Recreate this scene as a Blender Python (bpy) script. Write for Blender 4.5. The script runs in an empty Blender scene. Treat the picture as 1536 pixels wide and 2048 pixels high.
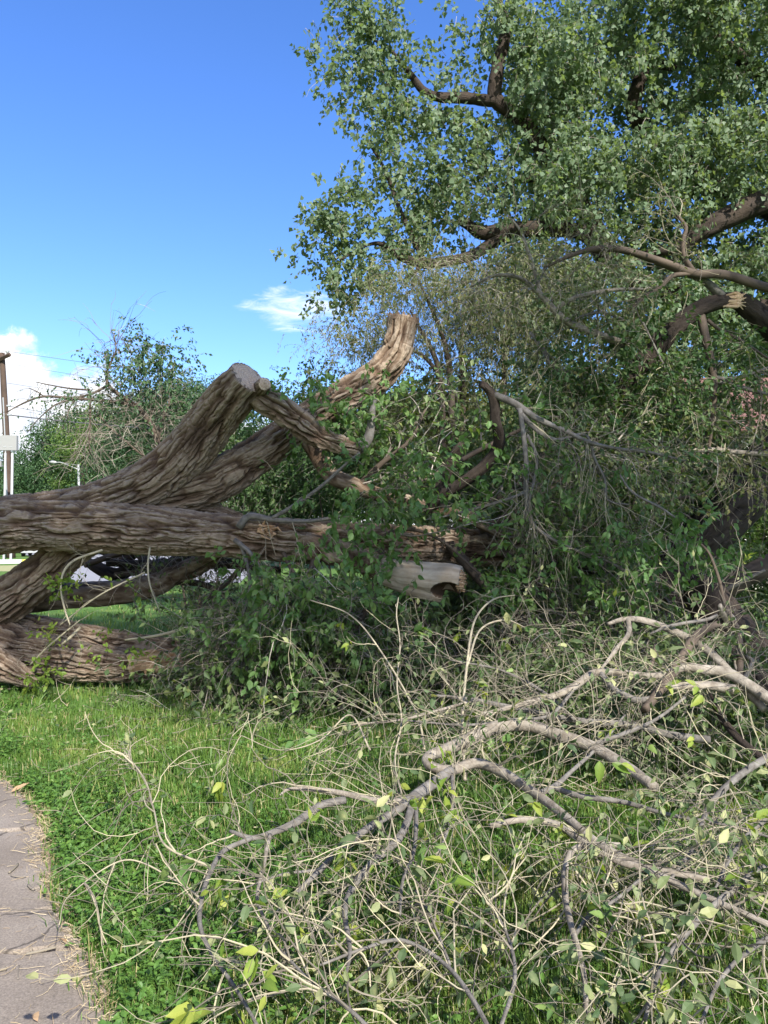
import bpy, math, random
import numpy as np
from mathutils import Vector, Matrix

C = bpy.context.scene.collection
scene = bpy.context.scene
R = np.random.default_rng(11)
random.seed(5)

# ------------------------------------------------------------------ camera, light, exposure
F, CX, CY, HZ = 1547.0, 768.0, 1024.0, 1075.0
PITCH = math.atan((HZ - CY) / F)
EYE = np.array([0.0, 0.0, 1.6])
FW = np.array([0, math.cos(PITCH), math.sin(PITCH)])
UP = np.array([0, -math.sin(PITCH), math.cos(PITCH)])
cam_d = bpy.data.cameras.new('camera')
cam = bpy.data.objects.new('camera', cam_d)
C.objects.link(cam)
cam.location = EYE
cam.rotation_euler = (math.pi / 2 + PITCH, 0, 0)
cam_d.sensor_fit = 'VERTICAL'
cam_d.sensor_height = 36
cam_d.lens = F / 2048 * 36
cam_d.clip_start = 0.05
cam_d.clip_end = 3000
scene.camera = cam

SUN_EL, SUN_AZ = math.radians(36), math.radians(155)      # azimuth measured from +Y (view direction) towards +X
sun_dir = Vector((math.sin(SUN_AZ) * math.cos(SUN_EL), math.cos(SUN_AZ) * math.cos(SUN_EL), math.sin(SUN_EL)))
sun_d = bpy.data.lights.new('sun', 'SUN')
sun_d.energy = 4.4
sun_d.angle = math.radians(0.6)
sun_d.color = (1.0, 0.955, 0.88)
sun = bpy.data.objects.new('sun', sun_d)
C.objects.link(sun)
sun.rotation_euler = sun_dir.to_track_quat('Z', 'Y').to_euler()
sun.location = (20, 10, 30)

world = bpy.data.worlds.new('World')
scene.world = world
world.use_nodes = True
wn, wl = world.node_tree.nodes, world.node_tree.links
wn.clear()


def N(nt, typ, **kw):
    n = nt.nodes.new(typ)
    for k, v in kw.items():
        if k.startswith('i_'):
            n.inputs[k[2:].replace('_', ' ')].default_value = v
        else:
            setattr(n, k, v)
    return n


def math_node(nt, op, a, b=None, c=None, clamp=False):
    n = nt.nodes.new('ShaderNodeMath')
    n.operation = op
    n.use_clamp = clamp
    for i, v in enumerate((a, b, c)):
        if v is None:
            continue
        if hasattr(v, 'is_linked') or hasattr(v, 'links'):
            nt.links.new(v, n.inputs[i])
        else:
            n.inputs[i].default_value = v
    return n.outputs[0]


def mix_col(nt, fac, a, b, blend='MIX'):
    n = nt.nodes.new('ShaderNodeMix')
    n.data_type = 'RGBA'
    n.blend_type = blend
    for sock, v in ((n.inputs[0], fac), (n.inputs[6], a), (n.inputs[7], b)):
        if hasattr(v, 'links'):
            nt.links.new(v, sock)
        elif isinstance(v, (int, float)):
            sock.default_value = v
        else:
            sock.default_value = (*v, 1.0)
    return n.outputs[2]


def build_world():
    nt = world.node_tree
    SK = 0.12
    sky = N(nt, 'ShaderNodeTexSky', sky_type='NISHITA', sun_disc=False, sun_elevation=SUN_EL, sun_rotation=SUN_AZ,
            altitude=200, air_density=1.0, dust_density=1.0, ozone_density=2.0)
    hsv = N(nt, 'ShaderNodeHueSaturation')
    hsv.inputs['Saturation'].default_value = 1.24
    hsv.inputs['Hue'].default_value = 0.508
    hsv.inputs['Value'].default_value = 1.0
    nt.links.new(sky.outputs[0], hsv.inputs['Color'])
    skyc = mix_col(nt, 1.0, hsv.outputs[0], (0.84, 0.90, 1.06), 'MULTIPLY')
    tc = N(nt, 'ShaderNodeTexCoord')
    sep = N(nt, 'ShaderNodeSeparateXYZ')
    nt.links.new(tc.outputs['Generated'], sep.inputs[0])
    X, Y, Z = sep.outputs
    az = math_node(nt, 'MULTIPLY', math_node(nt, 'ARCTAN2', X, Y), 180 / math.pi)
    el = math_node(nt, 'MULTIPLY', math_node(nt, 'ARCSINE', Z), 180 / math.pi)
    cmb = N(nt, 'ShaderNodeCombineXYZ')
    nt.links.new(az, cmb.inputs[0]); nt.links.new(el, cmb.inputs[1])
    n1 = N(nt, 'ShaderNodeTexNoise'); n1.inputs['Scale'].default_value = 0.33; n1.inputs['Detail'].default_value = 8; n1.inputs['Roughness'].default_value = 0.6
    nt.links.new(cmb.outputs[0], n1.inputs['Vector'])
    # heaped cloud bank low in the sky on the left
    top = math_node(nt, 'SUBTRACT', 9.0, math_node(nt, 'MULTIPLY', math_node(nt, 'ADD', az, 26.0), 0.22))
    top = math_node(nt, 'ADD', top, math_node(nt, 'MULTIPLY', n1.outputs[0], 8.0))
    m1 = N(nt, 'ShaderNodeMapRange', interpolation_type='SMOOTHSTEP')
    m1.inputs['From Min'].default_value = 0.0; m1.inputs['From Max'].default_value = 1.5
    nt.links.new(math_node(nt, 'SUBTRACT', top, el), m1.inputs['Value'])
    low = N(nt, 'ShaderNodeMapRange', interpolation_type='SMOOTHSTEP')
    low.inputs['From Min'].default_value = -3.0; low.inputs['From Max'].default_value = 9.0
    low.inputs['To Min'].default_value = 0.62
    nt.links.new(el, low.inputs['Value'])
    n2 = N(nt, 'ShaderNodeTexNoise'); n2.inputs['Scale'].default_value = 0.55; n2.inputs['Detail'].default_value = 6
    nt.links.new(cmb.outputs[0], n2.inputs['Vector'])
    r2 = N(nt, 'ShaderNodeMapRange', interpolation_type='SMOOTHSTEP')
    r2.inputs['From Min'].default_value = 0.40; r2.inputs['From Max'].default_value = 0.60
    nt.links.new(n2.outputs[0], r2.inputs['Value'])
    ccol = mix_col(nt, r2.outputs[0], (3.7, 3.95, 4.5), (5.1, 5.1, 5.15))
    mask1 = math_node(nt, 'MULTIPLY', m1.outputs[0], low.outputs[0])
    # thin streaky cloud in the middle
    sc = N(nt, 'ShaderNodeMapping'); sc.inputs['Scale'].default_value = (0.30, 1.1, 1); sc.inputs['Rotation'].default_value = (0, 0, 0.12)
    nt.links.new(cmb.outputs[0], sc.inputs['Vector'])
    n3 = N(nt, 'ShaderNodeTexNoise'); n3.inputs['Scale'].default_value = 1.1; n3.inputs['Detail'].default_value = 7; n3.inputs['Roughness'].default_value = 0.62; n3.inputs['Distortion'].default_value = 0.6
    nt.links.new(sc.outputs[0], n3.inputs['Vector'])
    dx = math_node(nt, 'DIVIDE', math_node(nt, 'ADD', az, 6.6), 5.0)
    dy = math_node(nt, 'DIVIDE', math_node(nt, 'SUBTRACT', el, 16.5), 2.1)
    rr = math_node(nt, 'ADD', math_node(nt, 'MULTIPLY', dx, dx), math_node(nt, 'MULTIPLY', dy, dy))
    env = math_node(nt, 'SUBTRACT', 1.0, rr, clamp=True)
    w = math_node(nt, 'SUBTRACT', math_node(nt, 'ADD', n3.outputs[0], math_node(nt, 'MULTIPLY', env, 0.42)), 0.66)
    m3 = N(nt, 'ShaderNodeMapRange', interpolation_type='SMOOTHSTEP')
    m3.inputs['From Min'].default_value = 0.0; m3.inputs['From Max'].default_value = 0.42; m3.inputs['To Max'].default_value = 0.85
    nt.links.new(w, m3.inputs['Value'])
    mask3 = math_node(nt, 'MULTIPLY', m3.outputs[0], math_node(nt, 'GREATER_THAN', env, 0.0))
    c1 = mix_col(nt, mask1, skyc, ccol)
    c2 = mix_col(nt, mask3, c1, (4.4, 4.7, 5.0))
    bg = N(nt, 'ShaderNodeBackground'); bg.inputs['Strength'].default_value = SK
    nt.links.new(c2, bg.inputs['Color'])
    out = N(nt, 'ShaderNodeOutputWorld')
    nt.links.new(bg.outputs[0], out.inputs['Surface'])


build_world()
scene.view_settings.view_transform = 'Standard'
scene.view_settings.look = 'None'
scene.view_settings.gamma = 1
scene.view_settings.use_curve_mapping = False
scene.view_settings.exposure = 1.27
scene.cycles.max_bounces = 6
scene.cycles.diffuse_bounces = 4
scene.cycles.transmission_bounces = 4
scene.cycles.transparent_max_bounces = 4


# ------------------------------------------------------------------ helpers
def P(px, py, d):
    return EYE + d * (FW + np.array([1, 0, 0]) * (px - CX) / F + UP * (CY - py) / F)


def G(px, py, z=0.0):
    v = FW + np.array([1, 0, 0]) * (px - CX) / F + UP * (CY - py) / F
    return EYE + v * ((z - EYE[2]) / v[2])


def nrm(v):
    return v / np.maximum(np.linalg.norm(v, axis=-1, keepdims=True), 1e-9)


def smooth_path(ctrl, step):
    """Catmull-Rom through control rows (any width), resampled at about `step` metres."""
    c = np.asarray(ctrl, float)
    if len(c) < 3:
        n = max(2, int(np.linalg.norm(c[-1, :3] - c[0, :3]) / step) + 1)
        t = np.linspace(0, 1, n)[:, None]
        return c[0] * (1 - t) + c[-1] * t
    e = np.vstack([2 * c[0] - c[1], c, 2 * c[-1] - c[-2]])
    out = []
    for i in range(1, len(e) - 2):
        n = max(1, int(round(np.linalg.norm(e[i + 1, :3] - e[i, :3]) / step)))
        t = (np.arange(n) / n)[:, None]
        a, b, cc, d = e[i - 1], e[i], e[i + 1], e[i + 2]
        out.append(0.5 * (2 * b + (cc - a) * t + (2 * a - 5 * b + 4 * cc - d) * t ** 2 + (3 * b - a - 3 * cc + d) * t ** 3))
    out.append(c[-1:])
    return np.vstack(out)


def sk(rows, step=0.1):
    """rows of (px, py, depth, radius in px) -> (n,4) points with radius in metres."""
    a = np.array([[*P(x, y, d), r * d / F] for x, y, d, r in rows])
    q = smooth_path(a, step)
    q[:, 3] = np.maximum(q[:, 3], 0.0015)
    return q


def frames(pts):
    t = nrm(np.gradient(pts, axis=0))
    n = np.empty_like(t)
    ref = np.array([0, 0, 1.0]) if abs(t[0, 2]) < 0.85 else np.array([1.0, 0, 0])
    n[0] = nrm(ref - t[0] * ref.dot(t[0]))
    for i in range(1, len(t)):
        v = n[i - 1] - t[i] * n[i - 1].dot(t[i])
        n[i] = v / max(np.linalg.norm(v), 1e-9)
    return t, n, np.cross(t, n)


class Geo:
    def __init__(self):
        self.V, self.F, self.T, self.n = [], [], [], 0
        self.grain = None

    def add(self, V, Fs, tint=0.5):
        V = np.asarray(V, float).reshape(-1, 3)
        self.V.append(V)
        for f in (Fs if isinstance(Fs, list) else [Fs]):
            if len(f):
                self.F.append(np.asarray(f, np.int64) + self.n)
        self.T.append(np.broadcast_to(np.asarray(tint, float), (len(V),)).copy())
        self.n += len(V)
        return self

    def obj(self, name, mat, parent=None, smooth=False, stuff=False):
        me = bpy.data.meshes.new(name)
        V = np.concatenate(self.V).astype(np.float32)
        fl = [f.ravel() for f in self.F]
        cnt = np.concatenate([np.full(len(f), f.shape[1]) for f in self.F])
        loops = np.concatenate(fl).astype(np.int32)
        me.vertices.add(len(V)); me.vertices.foreach_set('co', V.ravel())
        me.loops.add(len(loops)); me.loops.foreach_set('vertex_index', loops)
        me.polygons.add(len(cnt))
        st = np.concatenate([[0], np.cumsum(cnt)[:-1]]).astype(np.int32)
        me.polygons.foreach_set('loop_start', st)
        me.polygons.foreach_set('loop_total', cnt.astype(np.int32))
        me.polygons.foreach_set('use_smooth', np.full(len(cnt), bool(smooth)))
        a = me.attributes.new('tint', 'FLOAT', 'POINT')
        a.data.foreach_set('value', np.concatenate(self.T).astype(np.float32))
        if self.grain is not None:
            a = me.attributes.new('grain', 'FLOAT_VECTOR', 'POINT')
            a.data.foreach_set('vector', np.asarray(self.grain, np.float32).ravel())
        me.update(calc_edges=True)
        me.validate()
        o = bpy.data.objects.new(name, me)
        C.objects.link(o)
        if mat is not None:
            me.materials.append(mat)
        if parent is not None:
            o.parent = parent
            o.matrix_parent_inverse = Matrix.Translation(-Vector(parent.location))
        if stuff:
            o['kind'] = 'stuff'
        return o


def tag(o, label=None, cat=None, group=None, kind=None):
    if label: o['label'] = label
    if cat: o['category'] = cat
    if group: o['group'] = group
    if kind: o['kind'] = kind
    return o


def thing(name, label, cat, loc=(0, 0, 0), group=None):
    o = bpy.data.objects.new(name, None)
    C.objects.link(o)
    o.location = Vector([float(x) for x in loc])
    return tag(o, label, cat, group)


def tube(q, k=8, cap=True):
    pts, r = q[:, :3], q[:, 3]
    t, n, b = frames(pts)
    th = np.linspace(0, 2 * np.pi, k, endpoint=False)
    V = pts[:, None] + r[:, None, None] * (n[:, None] * np.cos(th)[None, :, None] + b[:, None] * np.sin(th)[None, :, None])
    m = len(pts)
    i = np.arange(m - 1)[:, None] * k
    j = np.arange(k)[None]
    j2 = (j + 1) % k
    Fq = np.stack([i + j, i + j2, i + k + j2, i + k + j], -1).reshape(-1, 4)
    V = V.reshape(-1, 3)
    if cap:
        V = np.vstack([V, pts[0], pts[-1]])
        jj = np.arange(k)
        c0 = np.stack([np.full(k, m * k), (jj + 1) % k, jj], -1)
        c1 = np.stack([np.full(k, m * k + 1), (m - 1) * k + jj, (m - 1) * k + (jj + 1) % k], -1)
        return V, [Fq, np.vstack([c0, c1])]
    return V, [Fq]


def tubes(Pn, r0, r1, k=3):
    """Batch of tubes Pn (N,n,3) with radii from r0 to r1 (arrays of N)."""
    Nn, n, _ = Pn.shape
    t = nrm(np.gradient(Pn, axis=1))
    ref = nrm(R.normal(size=(Nn, 1, 3)))
    a = nrm(np.cross(t, ref))
    b = np.cross(t, a)
    s = np.linspace(0, 1, n)[None, :]
    rad = np.asarray(r0).reshape(-1, 1) * (1 - s) + np.asarray(r1).reshape(-1, 1) * s
    th = np.linspace(0, 2 * np.pi, k, endpoint=False)
    V = Pn[:, :, None] + rad[:, :, None, None] * (a[:, :, None] * np.cos(th)[None, None, :, None] + b[:, :, None] * np.sin(th)[None, None, :, None])
    base = (np.arange(Nn) * n * k)[:, None, None]
    i = (np.arange(n - 1) * k)[None, :, None]
    j = np.arange(k)[None, None]
    j2 = (j + 1) % k
    Fq = np.stack([base + i + j, base + i + j2, base + i + k + j2, base + i + k + j], -1).reshape(-1, 4)
    return V.reshape(-1, 3), Fq


def pick(polys, n, tmin=0.0, pw=0.0):
    """n random points (and unit tangents) along a list of (m,3+) paths or a (N,m,3) batch."""
    A = np.concatenate([np.asarray(p)[:-1, :3] for p in polys])
    B = np.concatenate([np.asarray(p)[1:, :3] for p in polys])
    fr = np.concatenate([np.linspace(0, 1, len(p))[:-1] for p in polys])
    L = np.linalg.norm(B - A, axis=1)
    w = L * (fr >= tmin) * (0.02 + fr) ** pw
    i = R.choice(len(A), n, p=w / w.sum())
    u = R.random((n, 1))
    return A[i] * (1 - u) + B[i] * u, nrm(B[i] - A[i])


def off_axis(t, lo, hi):
    n = len(t)
    r = nrm(np.cross(t, R.normal(size=(n, 3))))
    a = R.uniform(lo, hi, (n, 1))
    return nrm(t * np.cos(a) + r * np.sin(a))


def grow(p, d, L, n, wander=0.1, grav=0.3, curl=0.6, zmin=0.015):
    p, d = p.copy(), nrm(d)
    m = len(p)
    L = np.broadcast_to(np.asarray(L, float), (m,))
    out = np.empty((m, n, 3))
    bend = R.normal(size=(m, 3)) * curl
    for i in range(n):
        out[:, i] = p
        d = nrm(d + bend / n + R.normal(size=(m, 3)) * wander + np.array([0, 0, -grav / n]))
        p = p + d * (L / (n - 1))[:, None]
        lowm = p[:, 2] < zmin
        p[lowm, 2] = zmin + R.random(lowm.sum()) * 0.02
        d[lowm, 2] = np.abs(d[lowm, 2]) * 0.3
    return out


LEAF4 = (np.array([[0, 0, 0], [.42, .30, .07], [.42, -.30, .07], [1, 0, -.05]]), np.array([[0, 2, 3], [0, 3, 1]]))
DELT4 = (np.array([[0, 0, 0], [.28, .46, .05], [.28, -.46, .05], [1, 0, -.05]]), np.array([[0, 2, 3], [0, 3, 1]]))
LEAF8 = (np.array([[0, 0, 0], [.25, .22, .05], [.25, -.22, .05], [.6, .25, .05], [.6, -.25, .05], [1, 0, -.12], [.25, 0, 0], [.6, 0, 0]]),
         np.array([[0, 2, 6], [0, 6, 1], [6, 2, 4], [6, 4, 7], [6, 7, 3], [6, 3, 1], [7, 4, 5], [7, 5, 3]]))
NARR4 = (np.array([[0, 0, 0], [.4, .15, .03], [.4, -.15, .03], [1, 0, -.06]]), np.array([[0, 2, 3], [0, 3, 1]]))


def leaves(p, axis, size, shape=LEAF4, upbias=0.6):
    n = len(p)
    axis = nrm(axis)
    nr = R.normal(size=(n, 3)) + np.array([0, 0, upbias * 2])
    side = nrm(np.cross(nr, axis))
    nn = np.cross(axis, side)
    T, Fc = shape
    s = np.broadcast_to(np.asarray(size, float), (n,))[:, None, None]
    V = p[:, None] + s * (axis[:, None] * T[None, :, 0:1] + side[:, None] * T[None, :, 1:2] + nn[:, None] * T[None, :, 2:3])
    m = len(T)
    Fx = (Fc[None] + (np.arange(n) * m)[:, None, None]).reshape(-1, 3)
    return V.reshape(-1, 3), Fx, m


def add_leaves(g, p, axis, size, shape=LEAF4, upbias=0.6, tint=None):
    V, Fx, m = leaves(p, axis, size, shape, upbias)
    t = R.random(len(p)) if tint is None else np.broadcast_to(tint, (len(p),))
    g.add(V, Fx, np.repeat(t, m))


# ------------------------------------------------------------------ noise for bark relief
TAB = R.random((97, 4, 512))


def vn(u, v, per, layer=0):
    iu = np.floor(u).astype(int); iv = np.floor(v).astype(int)
    fu, fv = u - iu, v - iv
    fu = fu * fu * (3 - 2 * fu); fv = fv * fv * (3 - 2 * fv)
    a = lambda i, j: TAB[i % 97, layer, (j % per) % 512]
    return (a(iu, iv) * (1 - fu) + a(iu + 1, iv) * fu) * (1 - fv) + (a(iu, iv + 1) * (1 - fu) + a(iu + 1, iv + 1) * fu) * fv


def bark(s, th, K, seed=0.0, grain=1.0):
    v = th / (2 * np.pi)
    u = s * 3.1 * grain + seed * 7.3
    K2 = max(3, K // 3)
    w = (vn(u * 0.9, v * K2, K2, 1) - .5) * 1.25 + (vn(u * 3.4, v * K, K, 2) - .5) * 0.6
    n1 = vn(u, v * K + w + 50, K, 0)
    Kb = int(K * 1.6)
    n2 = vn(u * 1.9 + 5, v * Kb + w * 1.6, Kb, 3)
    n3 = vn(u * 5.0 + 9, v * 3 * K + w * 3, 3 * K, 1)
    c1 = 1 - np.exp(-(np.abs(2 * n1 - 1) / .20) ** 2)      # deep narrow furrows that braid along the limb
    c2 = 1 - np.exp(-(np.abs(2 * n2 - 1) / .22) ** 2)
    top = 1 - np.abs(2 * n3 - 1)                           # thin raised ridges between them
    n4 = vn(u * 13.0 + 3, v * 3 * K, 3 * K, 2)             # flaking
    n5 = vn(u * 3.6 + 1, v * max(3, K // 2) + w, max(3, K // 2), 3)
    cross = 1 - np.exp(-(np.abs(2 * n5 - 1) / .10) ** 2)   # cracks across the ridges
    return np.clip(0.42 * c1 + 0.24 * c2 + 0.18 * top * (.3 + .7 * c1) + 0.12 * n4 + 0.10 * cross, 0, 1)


def bark_tube(g, q, k=40, amp=0.012, K=None, seed=0.0, grain=1.0, cap=True):
    """A branch with ridged bark as real relief."""
    pts, r = q[:, :3], q[:, 3]
    t, n, b = frames(pts)
    s = np.concatenate([[0], np.cumsum(np.linalg.norm(np.diff(pts, axis=0), axis=1))])
    th = np.linspace(0, 2 * np.pi, k, endpoint=False)
    K = K or max(5, int(2 * np.pi * r.mean() / 0.05))
    h = bark(s[:, None] + 0 * th[None], th[None] + 0 * s[:, None], K, seed, grain)
    rr = r[:, None] * (1 + 0.05 * np.sin(3 * th[None] + s[:, None] * 3)) + amp * (h - .5) * np.minimum(1, r / 0.08)[:, None]
    V = pts[:, None] + rr[:, :, None] * (n[:, None] * np.cos(th)[None, :, None] + b[:, None] * np.sin(th)[None, :, None])
    m = len(pts)
    i = np.arange(m - 1)[:, None] * k
    j = np.arange(k)[None]
    j2 = (j + 1) % k
    Fq = np.stack([i + j, i + j2, i + k + j2, i + k + j], -1).reshape(-1, 4)
    V = V.reshape(-1, 3)
    T = h.ravel()
    Fs = [Fq]
    if cap:
        V = np.vstack([V, pts[0], pts[-1]])
        T = np.concatenate([T, [.3, .3]])
        jj = np.arange(k)
        Fs.append(np.vstack([np.stack([np.full(k, m * k), (jj + 1) % k, jj], -1),
                             np.stack([np.full(k, m * k + 1), (m - 1) * k + jj, (m - 1) * k + (jj + 1) % k], -1)]))
    gr = np.stack([r[:, None] * np.cos(th)[None] + seed, r[:, None] * np.sin(th)[None], s[:, None] + 0 * th[None]], -1).reshape(-1, 3)
    g.grain = np.vstack([gr, gr[:1], gr[-1:]]) if cap else gr
    g.add(V, Fs, T)
    return g


def fuse(paths, voxel, amp, grain=1.0, iters=5, flat_ends=()):
    """Branches grown together into one skin, with bark relief that follows each branch."""
    g = Geo()
    for q in paths:
        V, Fs = tube(q, 28)
        g.add(V, Fs)
    o = g.obj('tmp', None)
    md = o.modifiers.new('r', 'REMESH')
    md.mode = 'VOXEL'
    md.voxel_size = voxel
    dg = bpy.context.evaluated_depsgraph_get()
    ev = o.evaluated_get(dg)
    me = ev.to_mesh()
    nv = len(me.vertices)
    V = np.empty(nv * 3, np.float32); me.vertices.foreach_get('co', V); V = V.reshape(-1, 3).astype(float)
    nf = len(me.polygons)
    Fv = np.empty(nf * 4, np.int32); me.loops.foreach_get('vertex_index', Fv); Fv = Fv.reshape(-1, 4)
    ne = len(me.edges)
    E = np.empty(ne * 2, np.int32); me.edges.foreach_get('vertices', E); E = E.reshape(-1, 2)
    ev.to_mesh_clear()
    dat = o.data
    bpy.data.objects.remove(o); bpy.data.meshes.remove(dat)
    keep = np.ones(nv)
    for c, rad in flat_ends:
        keep *= np.clip((np.linalg.norm(V - np.asarray(c), axis=1) - rad * 1.15) / (rad * .4), 0, 1)
    deg = np.bincount(E.ravel(), minlength=nv)[:, None]
    for it in range(iters):
        S = np.stack([np.bincount(E[:, 0], V[E[:, 1], c], nv) + np.bincount(E[:, 1], V[E[:, 0], c], nv) for c in range(3)], 1)
        f = 0.6 * (0.08 + 0.92 * keep)[:, None]
        V = V * (1 - f) + f * S / np.maximum(deg, 1)
    fn = np.cross(V[Fv[:, 2]] - V[Fv[:, 0]], V[Fv[:, 3]] - V[Fv[:, 1]])
    nn = np.stack([sum(np.bincount(Fv[:, c], fn[:, a], nv) for c in range(4)) for a in range(3)], 1)
    nn = nrm(nn)
    acc = np.zeros(nv); wsum = np.zeros(nv); gbest = np.full(nv, 1e9); grn = np.zeros((nv, 3))
    for bi, q in enumerate(paths):
        pts, rad = q[:, :3], q[:, 3]
        stp = max(1, len(pts) // 16)
        idx = np.unique(np.concatenate([np.arange(0, len(pts), stp), [len(pts) - 1]]))
        t, n, b = frames(pts)
        s_all = np.concatenate([[0], np.cumsum(np.linalg.norm(np.diff(pts, axis=0), axis=1))])
        best = np.full(nv, 1e9); bs = np.zeros(nv); bth = np.zeros(nv)
        for a, c in zip(idx[:-1], idx[1:]):
            ab = pts[c] - pts[a]
            u = np.clip(((V - pts[a]) @ ab) / ab.dot(ab), 0, 1)
            dv = V - pts[a] - u[:, None] * ab
            dist = np.linalg.norm(dv, axis=1) / (rad[a] * (1 - u) + rad[c] * u)
            m = dist < best
            if not m.any():
                continue
            um = u[m][:, None]
            nm = n[a] * (1 - um) + n[c] * um
            bm = b[a] * (1 - um) + b[c] * um
            best[m] = dist[m]
            bs[m] = s_all[a] * (1 - u[m]) + s_all[c] * u[m]
            bth[m] = np.arctan2((dv[m] * bm).sum(1), (dv[m] * nm).sum(1))
        K = max(8, int(2 * np.pi * rad.mean() / 0.044))
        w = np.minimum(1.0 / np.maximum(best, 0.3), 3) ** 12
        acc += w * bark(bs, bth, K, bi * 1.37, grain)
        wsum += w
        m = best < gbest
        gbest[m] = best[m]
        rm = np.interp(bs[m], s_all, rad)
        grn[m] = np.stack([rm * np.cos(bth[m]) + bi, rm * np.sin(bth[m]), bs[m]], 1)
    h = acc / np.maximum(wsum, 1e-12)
    dis = amp * (h - .5) * (0.25 + 0.75 * keep)
    V = V + nn * dis[:, None]
    return V, Fv, h, grn


# ------------------------------------------------------------------ materials
def new_mat(name):
    m = bpy.data.materials.new(name)
    m.use_nodes = True
    nt = m.node_tree
    nt.nodes.clear()
    out = N(nt, 'ShaderNodeOutputMaterial')
    return m, nt, out


def ramp(nt, fac, stops):
    r = N(nt, 'ShaderNodeValToRGB')
    els = r.color_ramp.elements
    while len(els) > 1:
        els.remove(els[-1])
    els[0].position = stops[0][0]; els[0].color = (*stops[0][1], 1)
    for p, c in stops[1:]:
        e = els.new(p); e.color = (*c, 1)
    if fac is not None:
        nt.links.new(fac, r.inputs[0])
    return r.outputs[0]


def tint_node(nt):
    return N(nt, 'ShaderNodeAttribute', attribute_name='tint').outputs['Fac']


def noise(nt, scale, detail=4, rough=0.55, vec=None, stretch=None):
    n = N(nt, 'ShaderNodeTexNoise')
    n.inputs['Scale'].default_value = scale
    n.inputs['Detail'].default_value = detail
    n.inputs['Roughness'].default_value = rough
    tc = N(nt, 'ShaderNodeTexCoord')
    v = tc.outputs['Object']
    if stretch:
        mp = N(nt, 'ShaderNodeMapping')
        mp.inputs['Scale'].default_value = stretch
        nt.links.new(v, mp.inputs['Vector'])
        v = mp.outputs[0]
    nt.links.new(v, n.inputs['Vector'])
    return n.outputs[0]


def leaf_mat(name, stops, trans=0.4, rough=0.5, spec=0.35, tcol=(1.3, 1.25, 0.5)):
    m, nt, out = new_mat(name)
    col = ramp(nt, tint_node(nt), stops)
    bs = N(nt, 'ShaderNodeBsdfPrincipled')
    nt.links.new(col, bs.inputs['Base Color'])
    bs.inputs['Roughness'].default_value = rough
    bs.inputs['Specular IOR Level'].default_value = spec
    tr = N(nt, 'ShaderNodeBsdfTranslucent')
    nt.links.new(mix_col(nt, 1.0, col, tcol, 'MULTIPLY'), tr.inputs['Color'])
    mx = N(nt, 'ShaderNodeMixShader')
    mx.inputs[0].default_value = trans
    nt.links.new(bs.outputs[0], mx.inputs[1]); nt.links.new(tr.outputs[0], mx.inputs[2])
    nt.links.new(mx.outputs[0], out.inputs['Surface'])
    return m


def wood_mat(name, stops, rough=0.85, bump=0.4, bscale=60, mott=None, bdist=0.01, stretch=None, spec=0.2):
    m, nt, out = new_mat(name)
    col = ramp(nt, tint_node(nt), stops)
    if mott:
        nz = noise(nt, mott[0], 5, 0.6)
        mr = N(nt, 'ShaderNodeMapRange'); mr.inputs['From Min'].default_value = .35; mr.inputs['From Max'].default_value = .65
        nt.links.new(nz, mr.inputs['Value'])
        col = mix_col(nt, mr.outputs[0], col, mix_col(nt, 1.0, col, mott[1], 'MULTIPLY'))
    bs = N(nt, 'ShaderNodeBsdfPrincipled')
    nt.links.new(col, bs.inputs['Base Color'])
    bs.inputs['Roughness'].default_value = rough
    bs.inputs['Specular IOR Level'].default_value = spec
    if bump:
        bp = N(nt, 'ShaderNodeBump')
        bp.inputs['Strength'].default_value = bump
        bp.inputs['Distance'].default_value = bdist
        nt.links.new(noise(nt, bscale, 6, 0.65, stretch=stretch), bp.inputs['Height'])
        nt.links.new(bp.outputs[0], bs.inputs['Normal'])
    nt.links.new(bs.outputs[0], out.inputs['Surface'])
    return m


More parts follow.
